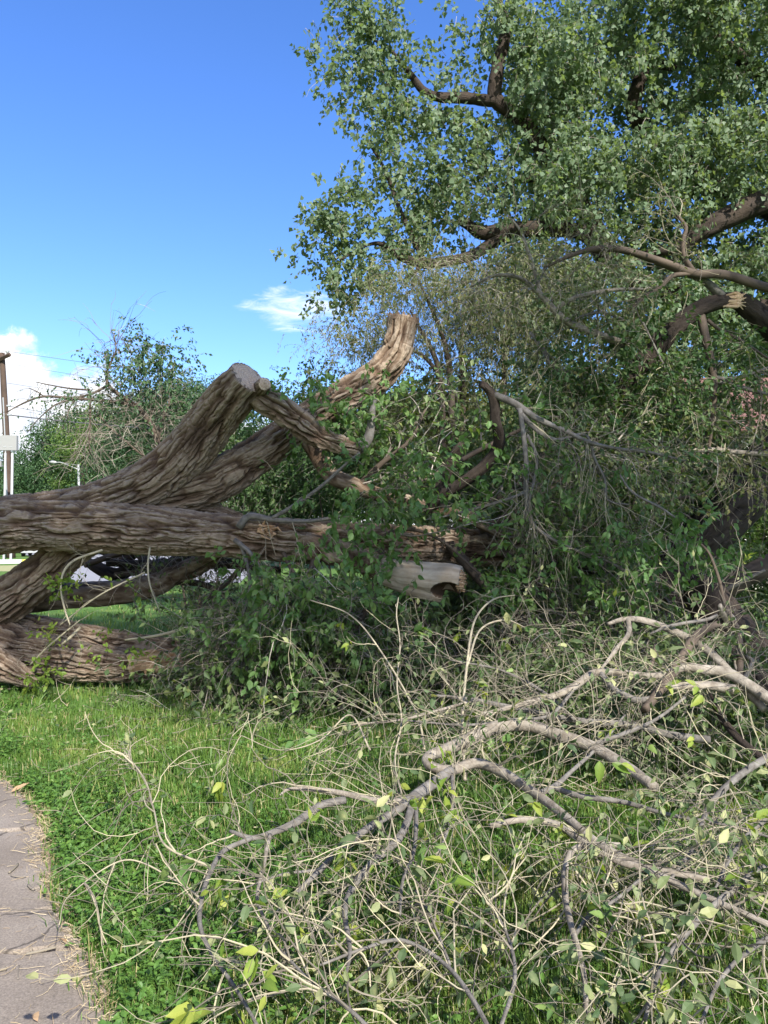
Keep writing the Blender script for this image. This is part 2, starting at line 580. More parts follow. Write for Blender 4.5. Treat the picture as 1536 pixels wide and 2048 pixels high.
def bark_mat(name, stops, deep, mott=(1.12, 1.07, 1.0)):
    m, nt, out = new_mat(name)
    at = N(nt, 'ShaderNodeAttribute', attribute_name='grain').outputs['Vector']

    def gn(scale, stretch, detail=6, rough=.65, dist=0.0):
        mp = N(nt, 'ShaderNodeMapping'); mp.inputs['Scale'].default_value = (1, 1, stretch)
        nt.links.new(at, mp.inputs['Vector'])
        n = N(nt, 'ShaderNodeTexNoise'); n.inputs['Scale'].default_value = scale; n.inputs['Detail'].default_value = detail
        n.inputs['Roughness'].default_value = rough; n.inputs['Distortion'].default_value = dist
        nt.links.new(mp.outputs[0], n.inputs['Vector'])
        return n.outputs[0]
    fib = gn(75, .20, 8, .75, .25)
    pl = gn(22, .30, 5, .6, .4)
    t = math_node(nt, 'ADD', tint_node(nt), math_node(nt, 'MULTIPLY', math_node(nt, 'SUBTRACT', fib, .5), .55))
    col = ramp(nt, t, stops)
    ms = N(nt, 'ShaderNodeMapRange'); ms.inputs['From Min'].default_value = .40; ms.inputs['From Max'].default_value = .62
    nt.links.new(gn(2.0, .8, 4), ms.inputs['Value'])
    col = mix_col(nt, ms.outputs[0], col, mix_col(nt, 1.0, col, mott, 'MULTIPLY'))
    bs = N(nt, 'ShaderNodeBsdfPrincipled'); bs.inputs['Roughness'].default_value = .92; bs.inputs['Specular IOR Level'].default_value = .12
    nt.links.new(col, bs.inputs['Base Color'])
    hh = math_node(nt, 'ADD', math_node(nt, 'MULTIPLY', fib, .55), math_node(nt, 'ABSOLUTE', math_node(nt, 'SUBTRACT', pl, .5)))
    bp = N(nt, 'ShaderNodeBump'); bp.inputs['Strength'].default_value = 1.0; bp.inputs['Distance'].default_value = deep
    nt.links.new(hh, bp.inputs['Height']); nt.links.new(bp.outputs[0], bs.inputs['Normal'])
    nt.links.new(bs.outputs[0], out.inputs['Surface'])
    return m


def plain_mat(name, col, rough=0.6, metal=0.0, nscale=None, ncol=None, bump=0.0):
    m, nt, out = new_mat(name)
    bs = N(nt, 'ShaderNodeBsdfPrincipled')
    bs.inputs['Roughness'].default_value = rough
    bs.inputs['Metallic'].default_value = metal
    if nscale:
        nz = noise(nt, nscale, 6, 0.6)
        nt.links.new(mix_col(nt, nz, col, ncol or tuple(c * 0.7 for c in col)), bs.inputs['Base Color'])
        if bump:
            bp = N(nt, 'ShaderNodeBump'); bp.inputs['Strength'].default_value = bump; bp.inputs['Distance'].default_value = 0.01
            nt.links.new(nz, bp.inputs['Height']); nt.links.new(bp.outputs[0], bs.inputs['Normal'])
    else:
        bs.inputs['Base Color'].default_value = (*col, 1)
    nt.links.new(bs.outputs[0], out.inputs['Surface'])
    return m


M = {}
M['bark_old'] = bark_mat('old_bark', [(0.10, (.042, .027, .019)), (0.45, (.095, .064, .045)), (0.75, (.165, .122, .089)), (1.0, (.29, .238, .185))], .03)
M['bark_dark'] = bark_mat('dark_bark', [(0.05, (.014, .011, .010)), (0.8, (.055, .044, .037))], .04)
M['bark_grey'] = wood_mat('grey_branch_bark', [(0.0, (.085, .078, .070)), (1.0, (.20, .185, .165))], bump=0.8, bscale=65, bdist=0.007, mott=(20, (.6, .58, .56)))
M['bark_brown'] = wood_mat('brown_branch_bark', [(0.0, (.040, .032, .026)), (1.0, (.105, .080, .060))], bump=0.3, bscale=80, bdist=0.005)
M['bark_pale'] = wood_mat('pale_branch_bark', [(0.0, (.16, .14, .115)), (1.0, (.31, .275, .225))], bump=0.8, bscale=55, bdist=0.008, mott=(22, (.55, .52, .49)))
M['twig'] = wood_mat('twig', [(0.0, (.090, .078, .062)), (0.5, (.21, .182, .138)), (1.0, (.39, .345, .23))], bump=0)
M['twig_dark'] = wood_mat('dark_twig', [(0.0, (.10, .088, .07)), (0.6, (.22, .19, .155)), (1.0, (.38, .345, .29))], bump=0)
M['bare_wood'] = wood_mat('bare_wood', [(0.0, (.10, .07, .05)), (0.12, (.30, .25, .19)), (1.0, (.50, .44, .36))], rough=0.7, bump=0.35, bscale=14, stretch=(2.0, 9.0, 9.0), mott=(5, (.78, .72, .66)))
M['broken_wood'] = wood_mat('broken_wood', [(0.0, (.30, .17, .085)), (1.0, (.55, .40, .26))], rough=0.8, bump=0.6, bscale=30)
M['leaf_elm'] = leaf_mat('elm_leaf', [(0, (.058, .102, .036)), (.5, (.105, .158, .056)), (.85, (.155, .21, .078)), (1, (.23, .26, .09))])
M['leaf_elm_bright'] = leaf_mat('fresh_elm_leaf', [(0, (.07, .15, .04)), (.6, (.13, .23, .07)), (1, (.22, .31, .09))], trans=.45)
M['leaf_cotton'] = leaf_mat('cottonwood_leaf', [(0, (.10, .155, .082)), (.5, (.145, .21, .115)), (.9, (.195, .26, .145)), (1, (.26, .29, .12))], rough=0.5, spec=.35, trans=.48)
M['leaf_willow'] = leaf_mat('willow_leaf', [(0, (.085, .12, .045)), (.5, (.13, .16, .06)), (1, (.22, .21, .08))])
M['leaf_shrub'] = leaf_mat('shrub_leaf', [(0, (.04, .085, .03)), (.6, (.075, .14, .045)), (1, (.14, .19, .06))])
M['leaf_far'] = leaf_mat('distant_leaf', [(0, (.028, .070, .030)), (.6, (.05, .105, .04)), (1, (.09, .15, .05))], trans=.3)
M['leaf_far_light'] = leaf_mat('light_distant_leaf', [(0, (.07, .14, .03)), (1, (.15, .22, .05))], trans=.4)
M['leaf_dry'] = leaf_mat('wilting_leaf', [(0, (.055, .095, .038)), (.4, (.10, .145, .06)), (.75, (.20, .235, .11)), (1, (.38, .38, .18))], trans=.35, rough=.6)
M['leaf_fresh'] = leaf_mat('yellow_green_leaf', [(0, (.11, .20, .035)), (.6, (.21, .30, .05)), (1, (.36, .40, .08))], trans=.5)
M['grass'] = leaf_mat('grass_blade', [(0, (.06, .125, .024)), (.5, (.11, .195, .036)), (.85, (.18, .25, .055)), (1, (.36, .32, .15))], trans=.35, rough=.45)
M['weed'] = leaf_mat('weed_leaf', [(0, (.06, .14, .03)), (.7, (.11, .215, .04)), (1, (.19, .28, .06))], trans=.35, rough=.5)
M['straw'] = wood_mat('dry_straw', [(0, (.26, .19, .11)), (1, (.52, .43, .28))], bump=0)


# ------------------------------------------------------------------ setting: ground, road, path
def quad_sheet(name, poly, z, mat, thick=0.0):
    g = Geo()
    n = len(poly)
    top = np.array([[x, y, z] for x, y in poly])
    if thick:
        bot = top - np.array([0, 0, thick])
        i = np.arange(n)
        g.add(np.vstack([top, bot]), [np.arange(n)[None], np.stack([i, i + n, (i + 1) % n + n, (i + 1) % n], -1)])
    else:
        g.add(top, [np.arange(n)[None]])
    o = g.obj(name, mat)
    o['kind'] = 'structure'
    return o


def ground_mat():
    m, nt, out = new_mat('lawn_ground')
    n1 = noise(nt, 0.9, 6, .6)
    n2 = noise(nt, 14, 5, .7)
    c = ramp(nt, n1, [(0.3, (.055, .11, .025)), (0.5, (.085, .165, .035)), (0.7, (.12, .19, .05))])
    mr = N(nt, 'ShaderNodeMapRange'); mr.inputs['From Min'].default_value = .5; mr.inputs['From Max'].default_value = .75; mr.inputs['To Max'].default_value = .55
    nt.links.new(n2, mr.inputs['Value'])
    c = mix_col(nt, mr.outputs[0], c, (.09, .075, .045))
    bs = N(nt, 'ShaderNodeBsdfPrincipled'); bs.inputs['Roughness'].default_value = .95; bs.inputs['Specular IOR Level'].default_value = .1
    nt.links.new(c, bs.inputs['Base Color'])
    bp = N(nt, 'ShaderNodeBump'); bp.inputs['Strength'].default_value = .6; bp.inputs['Distance'].default_value = .03
    nt.links.new(n2, bp.inputs['Height']); nt.links.new(bp.outputs[0], bs.inputs['Normal'])
    nt.links.new(bs.outputs[0], out.inputs['Surface'])
    return m


M['ground'] = ground_mat()
quad_sheet('ground', [(-900, -900), (900, -900), (900, 900), (-900, 900)], 0.0, M['ground'])


def concrete_mat():
    m, nt, out = new_mat('worn_concrete')
    a = noise(nt, 2.0, 6, .65); b = noise(nt, 140, 5, .75); c = noise(nt, 6.0, 5, .6)
    col = ramp(nt, a, [(.3, (.170, .138, .108)), (.55, (.235, .196, .158)), (.75, (.285, .245, .202))])
    mr = N(nt, 'ShaderNodeMapRange'); mr.inputs['From Min'].default_value = .55; mr.inputs['From Max'].default_value = .72; mr.inputs['To Max'].default_value = .3
    nt.links.new(c, mr.inputs['Value'])
    col = mix_col(nt, mr.outputs[0], col, (.15, .12, .10))
    mb = N(nt, 'ShaderNodeMapRange'); mb.inputs['From Min'].default_value = .35; mb.inputs['From Max'].default_value = .65; mb.inputs['To Min'].default_value = .55; mb.inputs['To Max'].default_value = 1.2
    nt.links.new(b, mb.inputs['Value'])
    tcv = N(nt, 'ShaderNodeTexCoord')
    vz = N(nt, 'ShaderNodeTexVoronoi', feature='DISTANCE_TO_EDGE'); vz.inputs['Scale'].default_value = 1.15
    wob = N(nt, 'ShaderNodeMix', data_type='RGBA', blend_type='ADD'); wob.inputs[0].default_value = .16
    nt.links.new(tcv.outputs['Object'], wob.inputs[6])
    nzc = N(nt, 'ShaderNodeTexNoise'); nzc.inputs['Scale'].default_value = 5.0; nzc.inputs['Detail'].default_value = 6
    nt.links.new(tcv.outputs['Object'], nzc.inputs['Vector']); nt.links.new(nzc.outputs['Color'], wob.inputs[7])
    nt.links.new(wob.outputs[2], vz.inputs['Vector'])
    ck = N(nt, 'ShaderNodeMapRange'); ck.inputs['From Min'].default_value = .003; ck.inputs['From Max'].default_value = .010
    ck.inputs['To Min'].default_value = .85; ck.inputs['To Max'].default_value = 0
    nt.links.new(vz.outputs['Distance'], ck.inputs['Value'])
    col = mix_col(nt, ck.outputs[0], col, (.06, .048, .038))
    sc = N(nt, 'ShaderNodeVectorMath', operation='SCALE')
    nt.links.new(col, sc.inputs[0]); nt.links.new(mb.outputs[0], sc.inputs['Scale'])
    bs = N(nt, 'ShaderNodeBsdfPrincipled'); bs.inputs['Roughness'].default_value = .9
    nt.links.new(sc.outputs[0], bs.inputs['Base Color'])
    bp = N(nt, 'ShaderNodeBump'); bp.inputs['Strength'].default_value = .55; bp.inputs['Distance'].default_value = .006
    nt.links.new(b, bp.inputs['Height']); nt.links.new(bp.outputs[0], bs.inputs['Normal'])
    nt.links.new(bs.outputs[0], out.inputs['Surface'])
    return m


M['concrete'] = concrete_mat()
M['asphalt'] = plain_mat('asphalt', (.21, .21, .225), .9, nscale=3, ncol=(.26, .26, .275))
M['soil'] = plain_mat('bare_soil', (.16, .12, .085), .95, nscale=25, ncol=(.24, .19, .13), bump=.6)
M['dry_verge'] = plain_mat('dry_verge', (.34, .29, .15), .95, nscale=1.5, ncol=(.22, .26, .09))

# path edge on the lawn side, as ground points
EDGE = [G(x, y)[:2] for x, y in ((225, 2250), (212, 2048), (196, 1965), (168, 1905), (120, 1840), (92, 1790), (96, 1730), (80, 1665), (58, 1610), (26, 1578), (-30, 1545), (-110, 1490), (-210, 1430))]
EDGE = np.array([(-0.55, 0.6)] + [tuple(e) for e in EDGE])
EDGE[1] = (-0.78, 1.9)
PD = nrm(np.array([[-0.50, 0.86]]))[0]        # direction the path runs
PS = np.array([-PD[1], PD[0]])                # to its left


def edge_at(y):
    return np.interp(y, EDGE[:, 1], EDGE[:, 0])


path = quad_sheet('path', [(x + 0.02, y) for x, y in EDGE] + [(x - 1.75, y - 0.3) for x, y in EDGE[::-1]], 0.006, M['soil'])


def make_slab(y0, y1, seed):
    """one concrete slab with a broken, uneven rim"""
    rr = np.random.default_rng(seed)
    n = 22
    ys = np.linspace(y0, y1, n)
    right = np.stack([edge_at(ys) - 0.015 + rr.normal(size=n) * .018, ys], 1)
    sl = rr.uniform(-.1, -.02)
    right[:, 1] += np.linspace(0, 0.0, n)
    left = right[::-1] + np.array([-1.6, -0.25])
    m = 16
    def joint(a, b):
        t = np.linspace(0, 1, m)[1:-1, None]
        return a * (1 - t) + b * t + rr.normal(size=(m - 2, 2)) * np.array([0, .012])
    poly = np.vstack([right, joint(right[-1], left[0]), left, joint(left[-1], right[0])])
    c = poly.mean(0)
    g = Geo()
    k = len(poly)
    inn = c + (poly - c) * 0.985
    tilt = rr.normal(size=2) * .0025
    zt = lambda p: 0.035 + (p - c) @ tilt
    V = np.vstack([np.c_[poly, np.zeros(k)], np.c_[poly, zt(poly) - .012], np.c_[inn, zt(inn)], [[c[0], c[1], 0.035]]])
    i = np.arange(k); j = (i + 1) % k
    g.add(V, [np.stack([i, j, j + k, i + k], -1), np.stack([i + k, j + k, j + 2 * k, i + 2 * k], -1), np.stack([i + 2 * k, j + 2 * k, np.full(k, 3 * k)], -1)])
    return g.obj('slab', M['concrete'], path)


ys = [0.9, 2.10, 3.02, 3.33, 4.22, 5.1, 6.0, 7.0]
for i in range(len(ys) - 1):
    make_slab(ys[i] + 0.016, ys[i + 1] - 0.016, 40 + i)

# road, verge and kerb in the left distance
quad_sheet('road', [tuple(G(x, y)[:2]) for x, y in ((12, 1096), (58, 1112), (98, 1137), (150, 1166), (480, 1166), (520, 1125), (210, 1096), (110, 1091))], 0.012, M['asphalt'])
quad_sheet('verge', [tuple(G(x, y)[:2]) for x, y in ((-160, 1133), (-160, 1143), (60, 1143), (104, 1150), (150, 1168), (134, 1158), (96, 1137), (60, 1128), (20, 1131))], 0.008, M['dry_verge'])


def box(g, c, s, rz=0.0, bev=0.0, tint=.5):
    """box centred at c with full sizes s, turned rz about z, chamfered vertical edges if bev"""
    x, y, z = np.array(s) / 2
    if bev:
        b = bev
        ring = np.array([[-x + b, -y], [x - b, -y], [x, -y + b], [x, y - b], [x - b, y], [-x + b, y], [-x, y - b], [-x, -y + b]])
    else:
        ring = np.array([[-x, -y], [x, -y], [x, y], [-x, y]])
    k = len(ring)
    cs, sn = math.cos(rz), math.sin(rz)
    ring = ring @ np.array([[cs, sn], [-sn, cs]])
    V = np.vstack([np.c_[ring, np.full(k, -z)], np.c_[ring, np.full(k, z)]]) + np.array(c)
    i = np.arange(k); j = (i + 1) % k
    g.add(V, [np.stack([i, j, j + k, i + k], -1), np.arange(k)[None, ::-1], (np.arange(k) + k)[None]], tint)
    return g


M['white_paint'] = plain_mat('white_paint', (.40, .41, .41), .6, nscale=4, ncol=(.33, .33, .33))
M['yellow_paint'] = plain_mat('yellow_paint', (.75, .65, .10), .6)
M['navy'] = plain_mat('navy_paint', (.02, .03, .07), .5)
M['pole_wood'] = wood_mat('pole_wood', [(0, (.060, .040, .030)), (1, (.105, .072, .052))], bump=.3, bscale=12, bdist=.02, mott=(1.5, (.7, .72, .75)))
M['grey_metal'] = plain_mat('grey_metal', (.34, .35, .35), .45, .3)
M['box_grey'] = plain_mat('pale_grey_panel', (.25, .25, .24), .6, nscale=2, ncol=(.21, .21, .20))
M['blue_paint'] = plain_mat('blue_paint', (.03, .05, .22), .5)
M['wire'] = plain_mat('wire_black', (.05, .05, .055), .6)

a, b = G(-90, 1129), G(43, 1127)
kb = thing('painted_kerb', 'low white painted concrete kerb with a yellow end beside the lawn', 'kerb', (a + b) / 2)
rz = math.atan2(b[1] - a[1], b[0] - a[0])
L = np.linalg.norm(b - a)
box(Geo(), (a + b) / 2 + np.array([0, 0, .13]), (L, .3, .26), rz, .03).obj('kerb_block', M['white_paint'], kb)
e = b + nrm((b - a)[None])[0] * .12
box(Geo(), e + np.array([0, 0, .125]), (.23, .29, .25), rz, .03).obj('painted_end', M['yellow_paint'], kb)

# navy two-post board by the road
b0 = G(85, 1136)
sg = thing('roadside_board', 'dark navy board on two posts standing by the road under the trunk', 'sign', b0)
for dx in (0.03, 0.42):
    box(Geo(), b0 + np.array([dx, dx * .2, .75]), (.13, .09, 1.5), .2, .015).obj('post', M['navy'], sg)
box(Geo(), b0 + np.array([.30, 0.05, 1.42]), (.85, .07, .5), .2, .01).obj('board', M['navy'], sg)
for zz in (.95, 1.12):
    box(Geo(), b0 + np.array([.65, 0.12, zz - .05]), (.8, .05, .05), .2).obj('rail', M['grey_metal'], sg)


# ------------------------------------------------------------------ cars
def make_car(name, label, loc, rz, paint, tall):
    t = thing(name, label, 'car', (0, 0, 0), 'cars on the road')
    W, Lc, H = 1.85, 4.6, 1.85 if tall else 1.48
    belt = H * .60
    prof = [(-2.3, .42), (-2.28, belt - .12), (-2.15, belt), (-1.15 if tall else -1.55, belt), (2.2, belt - .02), (2.3, belt - .25), (2.3, .4), (1.9, .28), (-1.9, .28)]
    cab = [(-1.15, belt), (-.55, H - .06), (-.3, H), (1.7, H), (2.0, H - .1), (2.15, belt)]

    def extr(pr, w0, w1=None):
        g = Geo(); k = len(pr)
        pr = np.array(pr)
        zz = (pr[:, 1] - pr[:, 1].min()) / max(np.ptp(pr[:, 1]), 1e-6)
        w = w0 + ((w1 or w0) - w0) * zz
        V = np.vstack([np.c_[-w / 2, pr[:, 0], pr[:, 1]], np.c_[w / 2, pr[:, 0], pr[:, 1]]])
        i = np.arange(k); j = (i + 1) % k
        g.add(V, [np.stack([i, j, j + k, i + k], -1)[:, ::-1], np.arange(k)[None], (np.arange(k) + k)[None, ::-1]])
        return g
    body = extr(prof, W).obj('body', paint, t)
    extr(cab, W - .08, W - .42).obj('cabin', paint, t)
    gl = M['glass']
    g = Geo(); g.add([[-.74, -1.16, belt + .05], [.74, -1.16, belt + .05], [.62, -.60, H - .1], [-.62, -.60, H - .1]], [np.array([[0, 1, 2, 3]])]); g.obj('windscreen', gl, t)
    for s in (-1, 1):
        g = Geo()
        for y0, y1 in ((-.85, .45), (.55, 1.75)):
            x0, x1 = s * (W / 2 - .035), s * (W / 2 - .17)
            g.add([[x0, y0, belt + .06], [x0, y1, belt + .06], [x1, y1 - .1, H - .12], [x1, y0 + .3, H - .12]], [np.array([[0, 1, 2, 3]])])
        g.obj('side_window', gl, t)
        box(Geo(), (s * .66, -2.295, belt - .28), (.40, .05, .17), 0, .01).obj('headlight', M['lamp_glass'], t)
        for y in (-1.42, 1.42):
            q = np.array([[s * .70, y, .33, .33], [s * .93, y, .33, .33]])
            V, Fs = tube(q, 20); w = Geo().add(V, Fs).obj('wheel', M['rubber'], t)
            q = np.array([[s * .90, y, .33, .2], [s * .94, y, .33, .2]])
            V, Fs = tube(q, 14); h = Geo().add(V, Fs).obj('hub', M['grey_metal'], w)
    box(Geo(), (0, -2.30, .42), (1.7, .08, .2), 0, .02).obj('bumper', M['grey_metal'] if tall else paint, t)
    box(Geo(), (0, -2.30, belt - .30), (.8, .03, .2), 0, .01).obj('grille', M['rubber'], t)
    t.location = Vector([float(x) for x in loc]); t.rotation_euler = (0, 0, rz)
    return t


M['glass'] = plain_mat('dark_glass', (.03, .035, .04), .08)
M['lamp_glass'] = plain_mat('lamp_glass', (.7, .72, .72), .15)
M['rubber'] = plain_mat('black_rubber', (.02, .02, .02), .8)
M['paint_dark'] = plain_mat('dark_car_paint', (.02, .022, .026), .25)
M['paint_grey'] = plain_mat('charcoal_car_paint', (.06, .062, .065), .3)
make_car('parked_car', 'black car on the road, left of the charcoal one, mostly hidden by the trunk', G(52, 1106), math.radians(14), M['paint_dark'], False)
make_car('parked_car', 'tall charcoal car on the road just left of the navy board', G(74, 1112), math.radians(14), M['paint_grey'], True)

# ------------------------------------------------------------------ utility pole, wires, street lamp, box sign
pb = G(22, 1116)
DP = 2475 / 41 * 1.0
DP = float((pb - EYE) @ FW)
up_ = thing('utility_pole', 'brown wooden utility pole with a crossarm at the left edge', 'utility pole', pb)
top = P(4, 706, DP)
V, Fs = tube(smooth_path([[*pb, .34], [*(pb * .5 + top * .5 + np.array([.05, 0, 0])), .27], [*top, .2]], .8), 12)
Geo().add(V, Fs).obj('pole', M['pole_wood'], up_, smooth=True)
a, b = P(-55, 742, DP + .3), P(20, 709, DP - .6)
mid = (a + b) / 2
g = Geo(); V, Fs = tube(np.array([[*a, .17], [*b, .17]]), 4); g.add(V, Fs); g.obj('crossarm', M['pole_wood'], up_)
for f in (.93, .12):
    c = a + (b - a) * f
    V, Fs = tube(np.array([[*(c + [0, 0, .12]), .05], [*(c + [0, 0, .25]), .10], [*(c + [0, 0, .34]), .14], [*(c + [0, 0, .44]), .11], [*(c + [0, 0, .5]), .05]]), 10)
    Geo().add(V, Fs).obj('insulator', M['grey_metal'], up_, smooth=True)
for yy in (812, 830):
    c = P(9 + (yy - 700) * .04, yy, DP)
    V, Fs = tube(np.array([[*(c + [-.34, -.05, 0]), .09], [*(c + [.34, -.05, 0]), .09]]), 8)
    Geo().add(V, Fs).obj('cable_clamp', M['grey_metal'], up_)
V, Fs = tube(smooth_path([[*P(6, 795, DP - .4), .05], [*P(10, 880, DP - .4), .05], [*P(14, 1000, DP - .4), .05]], 1), 6)
Geo().add(V, Fs).obj('conduit', M['grey_metal'], up_)


def wire(p0, p1, sag, r, label):
    t = np.linspace(0, 1, 40)[:, None]
    pts = p0 * (1 - t) + p1 * t
    pts[:, 2] -= sag * 4 * (t * (1 - t))[:, 0]
    V, Fs = tube(np.c_[pts, np.full(40, r)], 5)
    o = Geo().add(V, Fs).obj('power_line', M['wire'], None, smooth=True)
    tag(o, label, 'wire', 'wires running from the utility pole')


wire(P(18, 703, DP - .5), P(760, 793, 74), .25, .016, 'thin overhead wire, the topmost, from the crossarm end of the pole')
wire(P(14, 727, DP), P(760, 830, 74), .3, .014, 'thin overhead wire crossing the white cloud, second from the top')
wire(P(14, 766, DP), P(700, 850, 74), .3, .014, 'thin overhead wire in front of the cloud, third from the top')
wire(P(18, 812, DP), P(420, 862, 70), .3, .022, 'sagging cable just above the lowest and thickest cable')
wire(P(18, 830, DP), P(420, 862, 70), .2, .05, 'thick black cable, the lowest one tied to the utility pole')
wire(P(-300, 690, DP + 6), P(16, 703, DP - .5), .2, .016, 'short length of wire leaving the crossarm towards the left edge')

# pale box-shaped sign on white posts in front of the pole
ds = DP - 5
sb = P(17, 1110, ds); sb[2] = 0
st = thing('sign_panel', 'pale grey rectangular sign panel on white posts in front of the utility pole', 'sign', sb)
px_m = ds / F
c = P(18, 886, ds)
box(Geo(), c, (34 * px_m, .35, 30 * px_m), 0, .02).obj('panel', M['box_grey'], st)
for dx in (-.22, .22):
    box(Geo(), c + np.array([dx, -.18, -.28]), (.20, .02, .06), 0).obj('label_strip', M['grey_metal'], st)
box(Geo(), P(-2, 886, ds), (5.5 * px_m, .33, 30 * px_m), 0).obj('side_panel', M['blue_paint'], st)
for x, w in ((11, .13), (25, .15)):
    p = P(x, 900, ds)
    box(Geo(), np.array([p[0], p[1], p[2] / 2 - .1]), (w, .12, p[2] - .2), 0, .02).obj('post', M['white_paint'], st)
box(Geo(), P(-5, 928, ds + .3), (16 * px_m, .2, 11 * px_m)).obj('lower_panel', M['box_grey'], st)

dl = 82.0
lb = P(160, 1100, dl); lb[2] = 0
sl = thing('street_lamp', 'street lamp with a curved arm reaching left in front of the trees', 'street lamp', lb)
V, Fs = tube(np.array([[*lb, .17], [*P(157, 929, dl), .12]]), 10)
Geo().add(V, Fs).obj('pole', M['grey_metal'], sl, smooth=True)
V, Fs = tube(smooth_path([[*P(157, 939, dl), .05], [*P(140, 932, dl), .05], [*P(122, 925, dl), .05], [*P(112, 925, dl), .05]], .3), 6)
Geo().add(V, Fs).obj('arm', M['grey_metal'], sl, smooth=True)
V, Fs = tube(np.array([[*P(114, 925, dl), .06], [*P(110, 924.5, dl), .15], [*P(104, 924, dl), .17], [*P(99, 924, dl), .08]]), 8)
Geo().add(V, Fs).obj('lamp_head', M['grey_metal'], sl, smooth=True)
V, Fs = tube(np.array([[*P(125, 925.5, dl), .02], [*P(157, 931, dl), .02]]), 4)
Geo().add(V, Fs).obj('stay_wire', M['grey_metal'], sl)
wire(P(158, 931, dl), P(330, 990, 70), .1, .018, 'service wire slanting down to the right from the street lamp')

# ------------------------------------------------------------------ house behind the trees on the right
M['roof_red'] = plain_mat('roof_tiles', (.17, .075, .06), .85, nscale=5, ncol=(.11, .06, .05))
M['wall_pale'] = plain_mat('pale_siding', (.62, .58, .53), .8, nscale=3, ncol=(.54, .50, .46))
hd = 24.0
hc = P(1560, 1000, hd); hc[2] = 0
hs = thing('house', 'pale house with a red brown roof glimpsed through the leaves on the right', 'house', hc)
zt = P(1500, 862, hd)[2]
zr = P(1500, 800, hd)[2]
box(Geo(), hc + np.array([1.2, 3.0, zt / 2]), (7.4, 6.0, zt)).obj('wall', M['wall_pale'], hs)
x0, x1 = hc[0] - 2.8, hc[0] + 5.2
yf, yb, ym = hc[1] - .4, hc[1] + 6.4, hc[1] + 3
g = Geo()
V = np.array([[x0, yf, zt - .1], [x1, yf, zt - .1], [x1 - .6, ym, zr + 1.2], [x0 + .6, ym, zr + 1.2], [x0, yb, zt - .1], [x1, yb, zt - .1]])
V2 = V + np.array([0, 0, .14])
g.add(np.vstack([V, V2]), [np.array([[6, 7, 8, 9], [9, 8, 11, 10], [0, 3, 2, 1], [3, 4, 5, 2], [0, 1, 7, 6], [4, 10, 11, 5], [1, 2, 8, 7], [2, 5, 11, 8], [0, 6, 9, 3], [3, 9, 10, 4]])])
g.obj('roof', M['roof_red'], hs)
for i in range(3):
    p = hc + np.array([-1.2 + i * 2.1, -.03, zt * .52])
    f = box(Geo(), p, (1.15, .10, 1.45)).obj('window', M['white_paint'], hs)
    box(Geo(), p + np.array([0, -.055, 0]), (.95, .02, 1.25)).obj('pane', M['glass'], f)

# ------------------------------------------------------------------ foliage volumes
def clump_pts(clumps, n, hollow=0.45):
    c = np.array([P(x, y, d) for x, y, d, *_ in clumps])
    r = np.array([[rx * d / F, rd if rd else (rx + ry) / 2 * d / F, ry * d / F] for x, y, d, rx, ry, *q in clumps for rd in [q[0] if q else 0]])
    w = r[:, 0] * r[:, 2] * np.cbrt(r[:, 1])
    i = R.choice(len(c), n, p=w / w.sum())
    u = nrm(R.normal(size=(n, 3)))
    rad = R.random((n, 1)) ** hollow
    wob = 1 + 0.25 * np.sin(u[:, :1] * 5 + i[:, None] * 1.7) * np.cos(u[:, 2:] * 4 + i[:, None])
    return c[i] + u * rad * r[i] * wob, u


def foliage(clumps, nsprig, per, size, shape, droop=.3, sprig_len=.3, hollow=.45, up=.6, jit=.25, twig_r=.003, clusters=0, spread=.9, clear=None):
    """leafy sprigs through the clumps; returns leaf Geo, twig Geo"""
    if clusters:
        cc, cu = clump_pts(clumps, clusters, hollow)
        i = R.integers(0, clusters, nsprig)
        p = cc[i] + R.normal(size=(nsprig, 3)) * np.array([1, 1, .75]) * sprig_len * spread
        u = nrm(cu[i] + R.normal(size=(nsprig, 3)) * .6)
        tone = R.random(clusters)[i]
    else:
        p, u = clump_pts(clumps, nsprig, hollow)
        tone = R.random(nsprig)
    p[:, 2] = np.maximum(p[:, 2], 0.05)
    if clear is not None:
        okc = clear(p)
        p, u, tone = p[okc], u[okc], tone[okc]
        nsprig = len(p)
    d = nrm(u + R.normal(size=u.shape) * .7 + np.array([0, 0, .1]))
    tw = grow(p, d, sprig_len * R.uniform(.6, 1.3, nsprig), 4, .15, droop * 2, .5, zmin=.03)
    gt = Geo()
    if twig_r:
        V, Fq = tubes(tw, np.full(nsprig, twig_r), np.full(nsprig, twig_r * .4), 3)
        gt.add(V, Fq, np.repeat(R.random(nsprig), 12))
    gl = Geo()
    k = R.integers(0, 3, (nsprig, per)); f = R.random((nsprig, per, 1))
    ii = np.arange(nsprig)[:, None]
    q = tw[ii, k] * (1 - f) + tw[ii, k + 1] * f + R.normal(size=(nsprig, per, 3)) * size * jit
    t = tw[ii, k + 1] - tw[ii, k]
    ax = nrm(nrm(t) + R.normal(size=q.shape) * .8 + np.array([0, 0, -droop]))
    base = np.repeat((.6 * tone + .4 * R.random(nsprig))[:, None], per, 1)
    tint = np.clip(.68 * base + .32 * R.random((nsprig, per)), 0, 1).ravel()
    sz = size * R.uniform(.65, 1.25, nsprig * per)
    add_leaves(gl, q.reshape(-1, 3), ax.reshape(-1, 3), sz, shape, up, tint)
    return gl, gt


